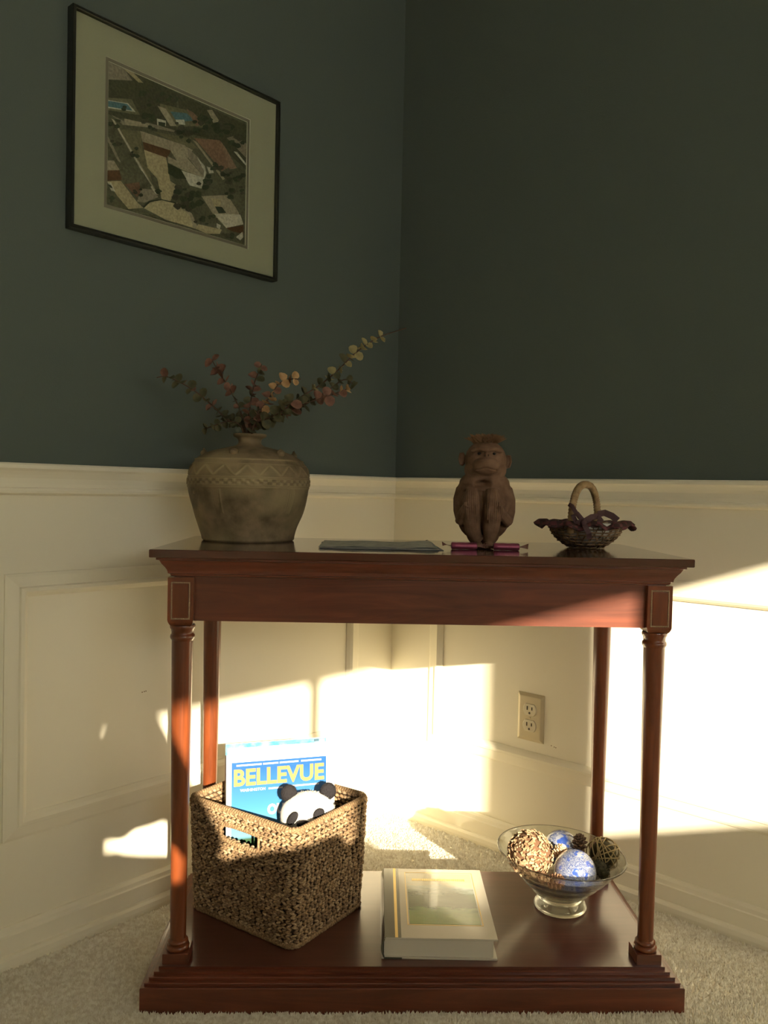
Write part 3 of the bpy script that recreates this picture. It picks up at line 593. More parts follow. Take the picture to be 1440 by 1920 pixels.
# ------------------------------------------------------------------ carved coconut monkey
def monkey():
    Mb = mat('carved_coconut_brown', (.16, .09, .055), .75, spec=.25); noisy(Mb, (.12, .066, .040), (.21, .125, .08), 45, 6); bump(Mb, 220, .4, .0012, 5)
    Md = mat('monkey_eye', (.008, .006, .004), .5); Mh = mat('coir_tuft', (.20, .11, .055), .9)
    Mn = mat('carved_line', (.05, .03, .02), .8)
    t = tthing('carved_monkey', 'brown carved coconut monkey crouching with knees up and a tuft of coir hair', 'figurine', .1195, .195, TH, -.09)
    b = MB()
    b.ball((0, .004, .079), (.0540, .042, .060), 32, 24); b.ball((0, .006, .050), (.046, .036, .040), 24, 16); b.ball((0, .010, .025), (.030, .024, .026), 20, 14)
    b.ball((0, .002, .112), (.045, .036, .026), 24, 14)
    b.ball((.001, 0, .156), (.0365, .036, .034), 28, 20); b.ball((.001, .002, .138), (.0375, .034, .028), 24, 16)
    b.ball((.0005, -.029, .1440), (.0235, .016, .0165), 24, 16)              # muzzle
    b.ball((.0005, -.0325, .1500), (.0190, .0125, .0085), 20, 10)
    b.ball((.0005, -.0350, .1640), (.0050, .0065, .0055), 12, 8)                 # nose
    b.tube([(-.025, -.026, .1700), (-.012, -.036, .1735), (.001, -.037, .1715), (.014, -.036, .1735), (.027, -.026, .1700)], .0040, 8)
    for s, z in ((-1, .1560), (1, .1530)):                                       # ears
        b.ball((s*.0400, .004, z), (.0058, .0035, .0125), 16, 10); b.tube([(s*.0375, .004, z+.010), (s*.0445, .001, z+.0105), (s*.0462, .000, z), (s*.0435, .001, z-.010), (s*.0375, .004, z-.009)], .0017, 6)
    for s, kx, kz, ax_, rt, rb in ((-1, -.0235, .1040, -.0110, .0150, .0105), (1, .0120, .1040, .0080, .0155, .0105)):
        b.tube([(s*.030, .0, .050), (s*.026 if s < 0 else .022, -.022, .080), (kx, -.0345, kz-.008)], [.016, .017, .0130], 14)
        b.tube([(kx, -.036, kz), (kx, -.0390, kz-.016), (kx+s*.0005, -.0380, .060), (kx*.75+ax_*.25, -.0330, .032), (ax_, -.0290, .012)], [.0105, rt-.0015, rt+.0010, rb+.0035, rb-.001], 16)
        b.ball((ax_, -.0340, .0060), (.0090, .0150, .0062), 14, 8)
        for j in range(4): b.ball((ax_+(j-1.5)*.0040, -.0480, .0036), (.0021, .0045, .0034), 8, 6)
        # arm folded outside the shin, hand laid over it
        b.tube([(s*.0400, .002, .104), (s*.0440, -.006, .085), (s*.0435, -.012, .065), (s*.0400, -.020, .048), (s*.0360, -.026, .040)], [.0100, .0110, .0110, .0100, .0060], 12)
        b.tube([(s*.0420, -.024, .046), (kx+s*.015, -.0400, .062), (kx+s*.008, -.0500, .076)], [.0098, .0085, .0065], 12)
        for j in range(4): x = kx+(j-1.5)*.0052; b.tube([(x+s*.004, -.0500, .080), (x+s*.001, -.0525, .066), (x-s*.001, -.0500, .050)], [.0027, .0027, .0018], 8)
    me = remeshed('body', b, [Mb], .0009, 3)
    # carve mouth, eye sockets and the seam between the shins
    for v in me.vertices:
        p = v.co
        if p.y < -.02 and p.z > .12:
            zc = .1395+.0028*math.cos(min(1, abs(p.x)/.017)*PI)*.5-.0015
            if abs(p.x) < .0185: p.y += .0026*math.exp(-((p.z-zc)/.0012)**2)
            for ex in (-.0125, .0140): p.y += .0050*math.exp(-(((p.x-ex)/.0050)**2+((p.z-.1650)/.0032)**2))
        if p.y < .0 and .09 < p.z < .13: p.y += .016*math.exp(-(((p.x+.0050)/.0120)**2+((p.z-.1125)/.0060)**2)**1.5)
        if p.y < -.02 and .02 < p.z < .10: p.y += .004*math.exp(-((p.x+.0055)/.0022)**2)
        if p.y < -.045 and .045 < p.z < .10: p.y += .0005*math.sin(p.x*1900)
    link('body', me, t)
    for ex in (-.0122, .0137): part('eye', MB().ball((ex, -.0285, .1652), (.0032, .0026, .0024), 12, 8), Md, t, True)
    for ex in (-.0022, .0032): part('nostril', MB().ball((ex, -.0405, .1615), (.0009, .0009, .0019), 8, 6), Mn, t, True)
    h = MB(); rr = random.Random(4)
    for i in range(520):
        a = rr.uniform(0, 2*PI); r_ = .021*math.sqrt(rr.random()); x, y = r_*math.cos(a), r_*math.sin(a)*.9; z = .156+.034*math.sqrt(max(0, 1-(r_/.0375)**2))-.001
        dx, dy = rr.gauss(0, .004)+x*.25, rr.gauss(0, .004)+y*.2; hh = rr.uniform(.006, .0165)
        h.add([(x-.0004, y, z), (x+.0004, y, z), (x, y+.0006, z), (x+dx*.5, y+dy*.5, z+hh*.7), (x+dx*1.5, y+dy*1.5, z+hh*.9)], [(0, 1, 3), (1, 2, 3), (2, 0, 3), (0, 3, 4), (1, 3, 4)])
    o = part('hair_tuft', h, Mh, t); o['kind'] = 'stuff'
monkey()

# ------------------------------------------------------------------ little wicker basket with cloth liner
def wicker():
    Mw = mat('dark_wicker', (.17, .105, .055), .55, spec=.4); noisy(Mw, (.10, .06, .03), (.26, .17, .09), 70, 4)
    Mh = mat('handle_cane', (.30, .19, .09), .45, spec=.5); noisy(Mh, (.22, .13, .06), (.38, .26, .13), 90, 3)
    Ml = mat('plaid_liner', (.09, .03, .03), .9)
    mp = coords(Ml, (1, 1, 1)); wv = nd(Ml, 'ShaderNodeTexChecker', Scale=95.); wv.inputs['Color1'].default_value = (.12, .035, .040, 1); wv.inputs['Color2'].default_value = (.045, .022, .020, 1); lk(Ml, mp, 'Vector', wv, 'Vector'); lk(Ml, wv, 'Color', bs(Ml), 'Base Color')
    Mi = mat('white_lining', (.46, .45, .42), .8); Mr = mat('maroon_ribbon', (.065, .026, .030), .6)
    t = tthing('wicker_basket', 'small dark wicker basket with hooped handle and a ruffled plaid cloth liner', 'basket', .3135, .232, TH, 0)
    NS, NR = 26, 9
    Rz = lambda z: .026+.040*math.sin(min(1, (z+.001)/.042)*PI/2)**.8
    Z0, Z1 = .0015, .0460
    wv_ = MB()
    for i in range(NR):                                 # weavers in and out of the stakes
        z = Z0+(Z1-Z0)*i/(NR-1); pts = []
        for k in range(NS*4):
            a = 2*PI*k/(NS*4); r_ = Rz(z)+.0018*math.sin(a*NS/2+PI*i); pts.append((r_*math.cos(a), r_*math.sin(a)*.92, z+.0006*math.sin(a*5+i)+.0012))
        wv_.tube(pts, .0015, 6, wrap=True)
    wv_.lathe([(.002, .0012), (.027, .0012), (.028, .0028), (.002, .0034)], 26)
    o = part('weave', wv_, Mw, t, True); o['kind'] = 'stuff'
    sk = MB()
    for k in range(NS):
        a = 2*PI*(k+.5)/NS
        sk.tube([(Rz(z)*math.cos(a+.35*q), Rz(z)*math.sin(a+.35*q)*.92, z+.0012) for q, z in ((0, .001), (.2, .009), (.5, .018), (.75, .028), (1, .041))], .0014, 6)
        sk.tube([(Rz(z)*1.03*math.cos(a-.30*q), Rz(z)*1.03*math.sin(a-.30*q)*.92, z+.0012) for q, z in ((0, .002), (.5, .018), (1, .038))], .0009, 5)
    part('stakes', sk, Mw, t, True)['kind'] = 'stuff'
    part('lining', MB().lathe([(.026, .006), (.040, .012), (.053, .024), (.060, .036), (.0665, .0470), (.0650, .0478), (.05, .040), (.03, .036), (.002, .035)], 40, cap=False, fn=lambda a, z, r_: .0014*math.sin(a*9)*(z > .03)), Mi, t, True)
    # ruffled cloth turned out over the rim
    lp = []
    for (r_, z, wob) in ((.0600, .0400, 0), (.0655, .0475, .15), (.0690, .0500, .35), (.0760, .0470, .8), (.0810, .0400, 1.), (.0805, .0385, 1.), (.0740, .0440, .8), (.0675, .0465, .3), (.0630, .0420, .1)):
        l = []
        for k in range(120):
            a = 2*PI*k/120; d = wob*(.0042*math.sin(a*11)+.0026*math.sin(a*17+1)); tip = 1+.09*wob*(abs(math.cos(a))**6)
            l.append(((r_+d)*tip*math.cos(a), (r_+d)*.90*math.sin(a), z+wob*(.0036*math.sin(a*11+.8)+.0022*math.sin(a*7))))
        lp.append(l)
    part('cloth_liner', MB().rings(lp, cap=False, wrap=True), Ml, t, True)
    # handle: a cane hoop with its wrapping ridges
    hp = []; n = 150; rad = []
    for i in range(n+1):
        a = PI*i/n; c, s_ = math.cos(a), math.sin(a)
        w_ = abs(c)**.85*(1 if c > 0 else -1)
        hp.append((-.0375*w_-.002, -.046*w_, .028+.0880*s_**.72)); rad.append(.0064+.0007*math.sin(i*1.9))
    part('handle', MB().tube(hp, rad, 12), Mh, t, True)
    def band(x0, pts, wd, M=Mr):
        lp = []
        for i, p in enumerate(pts):
            p = Vector(p); d = (Vector(pts[min(i+1, len(pts)-1)])-Vector(pts[max(i-1, 0)])).normalized(); s_ = d.cross(Vector((0, 1, .2))).normalized()*wd; th = d.cross(s_).normalized()*.0005
            lp.append([tuple(p-s_-th), tuple(p+s_-th), tuple(p+s_+th), tuple(p-s_+th)])
        return MB().rings(lp)
    part('ribbon', band(0, [(-.046, -.052, .080), (-.041, -.056, .077), (-.037, -.060, .069), (-.030, -.064, .058), (-.024, -.067, .052)], .0036), Mr, t)
    part('ribbon', band(0, [(-.024, -.067, .052), (-.034, -.066, .064), (-.040, -.062, .060), (-.036, -.066, .050), (-.024, -.067, .048)], .0042), Mr, t)
    part('ribbon', band(0, [(-.022, -.066, .050), (-.008, -.062, .058), (.004, -.058, .060), (.010, -.058, .054), (.002, -.064, .046), (-.020, -.067, .047)], .0055), Mr, t)
    part('ribbon', band(0, [(.012, -.040, .058), (.014, -.030, .063), (.028, -.020, .0655), (.042, -.020, .060), (.052, -.022, .052)], .0060), Mr, t)
    part('ribbon', band(0, [(-.023, -.068, .050), (-.020, -.0715, .040), (-.014, -.0720, .030), (-.012, -.068, .020)], .0045), Mr, t)
    part('knot', MB().ball((-.023, -.067, .048), (.006, .005, .007), 12, 8), Mr, t, True)
wicker()
tag(link('lint_speck', MB().ball((0, 0, .0009), (.0016, .0011, .0009), 8, 5).tube([(0, 0, .001), (.003, .001, .002)], .0003, 4).mesh('lint_speck', mat('speck_black', (.02, .015, .01), .8)), None, TW(.0318, .345, TH)), 'tiny black speck of lint behind the leaflets on the table top', 'lint')
# ------------------------------------------------------------------ seagrass magazine basket on the shelf
SH = .056
GB = {}
def grass_basket():
    M1 = mat('seagrass', (.30, .20, .11), .8, spec=.25); noisy(M1, (.16, .10, .052), (.34, .225, .12), 330, 4); bump(M1, 260, .35, .0012, 4)
    M2 = mat('basket_core', (.07, .045, .024), .9)  # core kept dark so gaps between the rows read as shaded
    fx, fy = -.1975, .0640; ang = math.atan2(.142, .106)                 # front corner, direction of the right-hand side
    t = tthing('seagrass_basket', 'woven tan seagrass basket with a hand slot, holding magazines and the toy panda', 'basket', fx, fy, SH, 0)
    U = Vector((math.cos(ang), math.sin(ang), 0)); V = Vector((-math.sin(ang), math.cos(ang), 0))
    LU, LV, Hh = .190, .236, .1980
    GB.update(U=U, V=V, fx=fx, fy=fy, LU=LU, LV=LV, t=t)
    def course(z, infl=0.):                             # rounded rectangle at height z, walls lean outward
        f = .0065*z/Hh+infl; x0, x1, y0, y1 = -f, LU+f, -f-.002, LV+f; r = .017; P = []
        for cx, cy, a0 in ((x1-r, y0+r, -PI/2), (x1-r, y1-r, 0), (x0+r, y1-r, PI/2), (x0+r, y0+r, PI)):
            for j in range(5): a = a0+PI/2*j/4; P.append(Vector((cx+r*math.cos(a), cy+r*math.sin(a), 0)))
        P.append(P[0]); return [U*p.x+V*p.y for p in P]
    def walk(P, step):
        L = [0]
        for i in range(len(P)-1): L.append(L[-1]+(P[i+1]-P[i]).length)
        n = int(L[-1]/step); out = []; k = 0
        for i in range(n):
            s = (i+.5)*L[-1]/n
            while L[k+1] < s: k += 1
            q = (s-L[k])/(L[k+1]-L[k]); out.append((P[k].lerp(P[k+1], q), (P[k+1]-P[k]).normalized(), s))
        return out, L[-1]
    # slot in the front-left side (runs along V from the front corner)
    def in_slot(p, z, pad=0): 
        x, y = p.dot(U), p.dot(V); return x < .02 and .070-pad < y < .158+pad and .147-pad < z < .173+pad*.6
    rr = random.Random(8)
    mb = [MB(), MB(), MB()]; ROW = .0083; rows = int((Hh-.006)/ROW)
    def stitch(c, d, up, out, L, r, roll):
        a = (d*math.cos(roll)+up*math.sin(roll)).normalized(); b = out.cross(a).normalized(); n = 5; lp = []
        for q, rad in ((-.5, .25), (-.3, .85), (0, 1.1), (.3, .85), (.5, .22)):
            o_ = out*(.0016*(1-4*q*q)); cc = c+a*(L*q)+o_
            lp.append([tuple(cc+b*math.cos(2*PI*j/n+.4)*r*rad+out*math.sin(2*PI*j/n+.4)*r*rad*.95) for j in range(n)])
        rr.choice(mb).rings(lp)
    for i in range(rows+1):
        z = .0045+i*ROW
        for side in (0, 1):
            pts, L = walk(course(z, .0008 if side == 0 else -.0042), (.0092 if side == 0 else .0105)*rr.uniform(.9, 1.1)); k0 = rr.randint(0, 50); pts = pts[k0:]+pts[:k0]
            for p, d, s in pts:
                p = p+d*rr.uniform(-.0022, .0022)
                if in_slot(p, z): continue
                out = Vector((0, 0, 1)).cross(d).normalized()*(-1); out = d.cross(Vector((0, 0, 1))).normalized()
                if side: out = -out
                up = Vector((0, 0, 1)); jit = rr.uniform(-.18, .18)
                for h in ((-1, 1) if side == 0 else (0,)):
                    stitch(p+up*(z+h*ROW*.20+rr.uniform(-.0003, .0003))+out*rr.uniform(-.0006, .0007), d, up, out, .0120, .00235 if side == 0 else .0034, (h or 1)*.40+jit)
                if side == 0 and rr.random() < .16:        # loose fibres
                    c = p+up*z+out*.002; e = c+out*rr.uniform(.001, .0032)+d*rr.uniform(-.005, .005)+up*rr.uniform(-.004, .004)
                    mb[2].add([tuple(c), tuple(c+up*.0007), tuple(e)], [(0, 1, 2)])
    M3 = mat('seagrass_dark', (.2, .1, .05), .8); noisy(M3, (.12, .072, .036), (.25, .16, .085), 330, 4); M4 = mat('seagrass_pale', (.4, .3, .2), .75); noisy(M4, (.22, .145, .08), (.42, .30, .175), 330, 4)
    for q_, MM in zip(mb, (M1, M3, M4)): part('braided_wall', q_, MM, t, True)['kind'] = 'stuff'
    core = MB()
    zs = [(.001, .147), (.147, .173), (.173, Hh-.004)]
    for (za, zb) in zs:
        A, B = course(za, -.0022), course(zb, -.0022)
        for i in range(len(A)-1):
            mid = (A[i]+A[i+1])/2
            segs = [(0., 1.)]
            if za == .147 and mid.dot(U) < .02:
                ya, yb = A[i].dot(V), A[i+1].dot(V)
                if abs(ya-yb) > .05:
                    y1, y2 = (.158-ya)/(yb-ya), (.070-ya)/(yb-ya); segs = [(0, min(y1, y2)), (max(y1, y2), 1)]
            for s0, s1 in segs:
                a0, a1, b0, b1 = A[i].lerp(A[i+1], s0), A[i].lerp(A[i+1], s1), B[i].lerp(B[i+1], s0), B[i].lerp(B[i+1], s1)
                core.add([(a0.x, a0.y, za), (a1.x, a1.y, za), (b1.x, b1.y, zb), (b0.x, b0.y, zb)], [(0, 1, 2, 3)])
    A = course(.002, -.002); core.add([(p.x, p.y, .0015) for p in A[:-1]], [tuple(range(len(A)-1))])
    part('core', core, M2, t)
    rim = MB()
    def wrap(path, r, step, closed=True):                # a thick rim wound with grass
        rim.tube([tuple(p) for p in path], r*.8, 8, wrap=closed)
        P = list(path)+([path[0]] if closed else []); pts, L = walk([Vector(p) for p in P], step)
        for p, d, s in pts:
            up = Vector((0, 0, 1)); sd_ = d.cross(up).normalized(); upx = sd_.cross(d).normalized(); lp = []
            for j in range(9):
                a = 2*PI*j/9; c = p+sd_*math.cos(a)*r+upx*math.sin(a)*r+d*(a/PI-1)*step*.45
                lp.append([tuple(c+d*step*.42), tuple(c+(sd_*math.cos(a)+upx*math.sin(a))*.0011), tuple(c-d*step*.42)])
            v = [q for l in lp for q in l]; f = []
            for j in range(9): k = (j+1) % 9; f += [(j*3, j*3+1, k*3+1, k*3), (j*3+1, j*3+2, k*3+2, k*3+1)]
            rim.add(v, f)
    wrap([p+Vector((0, 0, Hh+.0005+.0006*math.sin(i*2.3))) for i, p in enumerate(course(Hh, -.0015)[:-1])], .0048, .0052)
    wrap([p+Vector((0, 0, .0042)) for p in course(0, .0006)[:-1]], .0042, .0056)
    sl = [U*-.0075+V*y+Vector((0, 0, z)) for y, z in ((.070, .147), (.095, .145), (.127, .145), (.150, .147), (.158, .153), (.159, .166), (.152, .173), (.127, .175), (.095, .175), (.070, .174))]
    wrap(sl, .0032, .0052)
    part('wrapped_rim', rim, M1, t, True)['kind'] = 'stuff'
grass_basket()

# ------------------------------------------------------------------ magazines standing in the basket
def magazines():
    MC = mat('magazine_cover_white', (.72, .72, .72), .3, coat=.4); MS = mat('cover_sky_print', (.07, .33, .68), .25, coat=.5)
    tc = nd(MS, 'ShaderNodeTexCoord'); sp = nd(MS, 'ShaderNodeSeparateXYZ'); lk(MS, tc, 'Object', sp, 'Vector')
    mr = nd(MS, 'ShaderNodeMapRange'); mr.inputs['From Min'].default_value = .10; mr.inputs['From Max'].default_value = .25; lk(MS, sp, 'Z', mr, 'Value')
    r = ramp(MS, mr, 'Result', [(0, (.02, .05, .025)), (.20, (.03, .07, .03)), (.24, (.12, .30, .45)), (.55, (.045, .19, .40)), (1, (.015, .085, .29))]); lk(MS, r, 'Color', bs(MS), 'Base Color')
    MP = mat('magazine_pages', (.62, .60, .56), .8); MY = mat('title_yellow', (.34, .19, .05), .5); MW = mat('print_white', (.5, .5, .5), .4)
    MT = mat('teal_cover', (.05, .24, .34), .35, coat=.4); noisy(MT, (.03, .17, .28), (.16, .42, .50), 38, 5, lo=.42, hi=.6); MB2 = mat('beige_cover', (.52, .48, .42), .4, coat=.3); MD = mat('navy_block', (.03, .07, .11), .4); MA = mat('aqua_block', (.05, .42, .50), .4)
    gl = Vector((-.3195, .1610, 0)); dir_ = Vector((.1880, .0520, 0)); yawm = math.atan2(dir_.y, dir_.x); Wd = .1880
    tilt = math.radians(-5)
    def mag(label, w, h, th, off, side, front, extra=None):
        c = gl+Vector((math.cos(yawm), math.sin(yawm), 0))*side+Vector((-math.sin(yawm), math.cos(yawm), 0))*off
        t = tthing('magazine', label, 'magazine', c.x, c.y, SH+.0035, yawm, 'magazines standing in the seagrass basket')
        t.rotation_euler = (tilt, 0, YAW+yawm)
        part('page_block', MB().box(.0008, w-.0012, .0004, th-.0004, .0008, h-.0008), MP, t)
        part('front_cover', MB().rects([(0, -.0000), (0, .0004)], 0, w, 0, h, fn=lambda x, y, z: (x, z, y)), front, t)
        part('back_cover', MB().rects([(0, th-.0004), (0, th)], 0, w, 0, h, fn=lambda x, y, z: (x, z, y)), MC, t)
        part('spine', MB().box(-.0006, .0002, 0, th, 0, h), front if front is not MC else MC, t)
        if extra: extra(t, w, h)
    def cover(t, w, h):
        def plate(nm, x0, x1, z0, z1, M, dy=.0003): return part(nm, MB().rects([(0, -dy), (0, 0)], x0, x1, z0, z1, fn=lambda x, y, z: (x, z, y)), M, t)
        plate('cover_print', .0085, w-.0085, .010, h-.0125, MS, .0003)
        def txt(nm, s, size, x, z, M, wd, ht=None, bold=0):
            me = text_mesh(s, size, .00006, M, bold); xs = [v.co.x for v in me.vertices]; ys = [v.co.y for v in me.vertices]
            sx = wd/(max(xs)-min(xs)); sy = sx if ht is None else ht/(max(ys)-min(ys)); cx = (max(xs)+min(xs))/2; y0 = min(ys)
            for v in me.vertices: v.co.x = (v.co.x-cx)*sx; v.co.y = (v.co.y-y0)*sy; v.co.z *= 1
            link(nm, me, t, (x, -.00042, z), (PI/2, 0, 0))
        txt('title_lettering', 'BELLEVUE', .03, w/2, h-.0545, MY, .1630, .0300, .0010)
        txt('cover_line', 'OUT', .03, .0940, h-.1080, MW, .0440, .0190, .0016)
        txt('cover_line', 'WASHINGTON', .01, .0460, h-.0640, MW, .0450, .0050, .0002)
        # fine print too small to read
        for x0, x1, z in ((.017, .060, h-.0195), (.064, .090, h-.0195), (.094, .128, h-.0195), (.133, .170, h-.0195), (.074, .100, h-.0635), (.112, .165, h-.0625)):
            mb = MB(); x = x0; rr = random.Random(int(x0*9e3))
            while x < x1: q = rr.uniform(.0016, .0028); mb.box(x, x+q, -.00042, -.0003, z, z+.0030); x += q+.0006
            part('fine_print', mb, MW, t)
        mb = MB(); hill = [(.0085, .1085), (.03, .1100), (.05, .1040), (.075, .1070), (.10, .1010), (.13, .1090), (.16, .1030), (w-.0085, .108)]
        mb.add([(x, -.00036, z) for x, z in hill]+[(w-.0085, -.00036, .06), (.0085, -.00036, .06)], [tuple(range(len(hill)+2))])
        part('cover_print', mb, mat('cover_trees_print', (.05, .11, .03), .4), t)
    mag('front magazine with a blue sky cover and big yellow title, facing out of the basket', Wd, .2770, .0055, 0, 0, MC, cover)
    mag('plain white magazine directly behind the yellow titled one', .1890, .2800, .0090, .0062, .0075, MC)
    mag('beige magazine third from the front of the basket', .1880, .2835, .0060, .0158, .0035, MB2)
    def blocks(t, w, h):
        part('cover_block', MB().box(.110, .121, -.0004, 0, h-.010, h-.001), MA, t); part('cover_block', MB().box(.148, .160, -.0004, 0, h-.0055, h-.001), MT, t); part('cover_block', MB().box(.1605, .170, -.0004, 0, h-.0055, h-.001), MD, t)
    mag('teal covered magazine at the back of the row, standing tallest', .1840, .2905, .0055, .0224, .0010, MT, blocks)
magazines()

# ------------------------------------------------------------------ toy panda peeking over the rim
def panda():
    Mw = mat('white_plush', (.72, .69, .64), .95, spec=.1); Mk = mat('black_plush', (.020, .018, .020), .85, spec=.2); Mn = mat('black_nose', (.012, .010, .010), .3)
    for M in (Mw, Mk): bump(M, 520, .8, .0025, 3)
    H = at_b(577, 1521, .160)
    t = tthing('toy_panda', 'black and white plush panda peeking over the basket rim in front of the magazines', 'soft toy', H.x, H.y, SH+.004, .10)
    hz = H.z-SH-.004
    hd = MB(); hd.ball((.001, 0, hz-.006), (.0485, .036, .040), 28, 20); hd.ball((-.004, -.028, hz-.011), (.0225, .019, .0155), 20, 14)
    part_ = remeshed('head', hd, [Mw], .0016, 4); link('head', part_, t)
    for s, x, z in ((-1, -.0330, .0310), (1, .0350, .0330)):
        e = MB(); e.ball((x, .004, hz+z), (.0145, .0085, .0150), 18, 12); link('ear', remeshed('ear', e, [Mk], .0012, 2), t)
    for (x, z, rx, rz, rot) in ((-.0270, .0020, .0072, .0145, -.62), (.0175, .0085, .0110, .0095, .50)):
        Mr_ = Matrix.Rotation(-rot, 4, 'Y'); y = -.0325 if x < 0 else -.0335
        me = MB().ball((0, 0, 0), (rx, .0042, rz), 18, 10, M=Mr_).mesh('eye_patch', Mk, True); link('eye_patch', me, t, (x, y, hz+z-.001), (0, 0, -.45 if x < 0 else .40))
    part('nose', MB().ball((0, 0, 0), (.0125, .0062, .0068), 18, 12), Mn, t, True, loc=(-.0085, -.0465, hz-.0035))
    bd = MB(); bd.ball((-.010, .004, .075), (.036, .026, .072), 24, 18); bd.ball((-.040, -.002, .110), (.014, .016, .042), 16, 12); bd.ball((-.026, -.016, .020), (.018, .022, .018), 16, 12); bd.ball((.004, -.010, .018), (.018, .022, .018), 16, 12)
    link('body', remeshed('body', bd, [Mk], .0022, 4), t)
    # short tufts standing off the head, ears and patches
    rr = random.Random(2)
    def fur(nm, M, c, rad, n, ln, ymax=.01):
        f = MB()
        for _ in range(n):
            d = Vector((rr.gauss(0, 1), rr.gauss(0, 1), rr.gauss(0, 1))).normalized()
            if d.y > .35: continue
            p = Vector((c[0]+d.x*rad[0], c[1]+d.y*rad[1], c[2]+d.z*rad[2])); nn = Vector((d.x/rad[0], d.y/rad[1], d.z/rad[2])).normalized(); s = nn.cross(Vector((rr.random(), rr.random(), 1))).normalized()*.0005
            f.add([tuple(p-s-nn*.001), tuple(p+s-nn*.001), tuple(p+nn*ln*rr.uniform(.6, 1.2)+Vector((rr.gauss(0, 1), 0, rr.gauss(0, 1)))*ln*.3)], [(0, 1, 2)])
        part(nm, f, M, t)['kind'] = 'stuff'
    fur('plush_pile', Mw, (.001, 0, hz-.006), (.0482, .0357, .0397), 2600, .0022)
    for s, x, z in ((-1, -.0330, .0310), (1, .0350, .0330)): fur('plush_pile', Mk, (x, .004, hz+z), (.0143, .0083, .0148), 500, .0026)
panda()

# ------------------------------------------------------------------ thick book lying on the shelf
def book():
    Mc = mat('book_cream_cover', (.50, .46, .38), .22, coat=.7, coat_r=.08); Mp = mat('book_pages', (.56, .52, .43), .85); Ms = mat('book_slate_band', (.085, .085, .065), .22, coat=.7); Mg = mat('gold_foil', (.70, .50, .16), .28, metal=.5)
    Mi = mat('book_landscape_print', (.15, .25, .08), .2, coat=.8, coat_r=.07)
    tc = nd(Mi, 'ShaderNodeTexCoord'); sp = nd(Mi, 'ShaderNodeSeparateXYZ'); lk(Mi, tc, 'Object', sp, 'Vector'); n = nd(Mi, 'ShaderNodeTexNoise', Scale=34., Detail=6.); mp = coords(Mi, (1, 2.6, 1)); lk(Mi, mp, 'Vector', n, 'Vector')
    mr = nd(Mi, 'ShaderNodeMapRange'); mr.inputs['From Min'].default_value = .062; mr.inputs['From Max'].default_value = .215; lk(Mi, sp, 'Y', mr, 'Value')
    ad = nd(Mi, 'ShaderNodeMath', operation='MULTIPLY_ADD'); ad.inputs[1].default_value = .34; lk(Mi, n, 'Fac', ad, 0); lk(Mi, mr, 'Result', ad, 2)
    r = ramp(Mi, ad, 'Value', [(.15, (.20, .27, .07)), (.36, (.13, .23, .055)), (.44, (.035, .06, .025)), (.58, (.06, .10, .04)), (.72, (.04, .075, .04)), (.86, (.30, .36, .33)), (1, (.48, .42, .26))]); lk(Mi, r, 'Color', bs(Mi), 'Base Color')
    bump(Mi, 160, .12, .0015)
    t = tthing('hardcover_book', 'thick glossy hardcover book with a green landscape cover and gold stripe', 'book', -.0520, .0415, SH, -.030)
    W_, L_, Hh = .1870, .2430, .0350
    part('back_cover', MB().rects([(.0003, 0), (0, .0004), (0, .0028), (.0003, .0032)], 0, W_, 0, L_), Mc, t)
    part('page_block', MB().box(.0040, W_-.0065, .0035, L_-.0035, .0032, Hh-.0030), Mp, t)
    part('front_cover', MB().rects([(.0003, Hh-.0032), (0, Hh-.0028), (0, Hh-.0004), (.0003, Hh)], .0040, W_, 0, L_), Mc, t)
    sp_ = []
    for y in (0, L_): sp_.append([(.0045-.0052*math.sin(PI*q/10)*1-.0005, y, Hh*q/10) for q in range(11)]+[(.0062-.0040*math.sin(PI*q/10), y, Hh*q/10) for q in range(10, -1, -1)])
    part('spine', MB().rings(sp_), Ms, t)
    e = .00035
    part('spine_band', MB().box(.0046, .0315, .0002, L_-.0002, Hh, Hh+e).box(.0046, .0330, -e, .0002, .0000, .0030), Ms, t)
    part('gold_stripe', MB().box(.0215, .0262, .0002, L_-.0002, Hh+e, Hh+e*1.8), Mg, t)
    part('cover_frame', MB().rects([(0, Hh), (0, Hh+.0003), (.0012, Hh+.0003), (.0012, Hh)], .0430, W_-.0180, .0400, L_-.0150, cap=False), Mg, t)
    part('cover_picture', MB().rects([(0, Hh), (0, Hh+.00025)], .0465, W_-.0215, .0430, L_-.0190), Mi, t)
    gb = MB(); x = .056
    rr = random.Random(6)
    while x < .152: q = rr.uniform(.0018, .0034); gb.box(x, x+q, L_-.0480, L_-.0400, Hh+.0003, Hh+.0005); x += q+.0011
    part('gold_lettering', gb, Mg, t)
book()

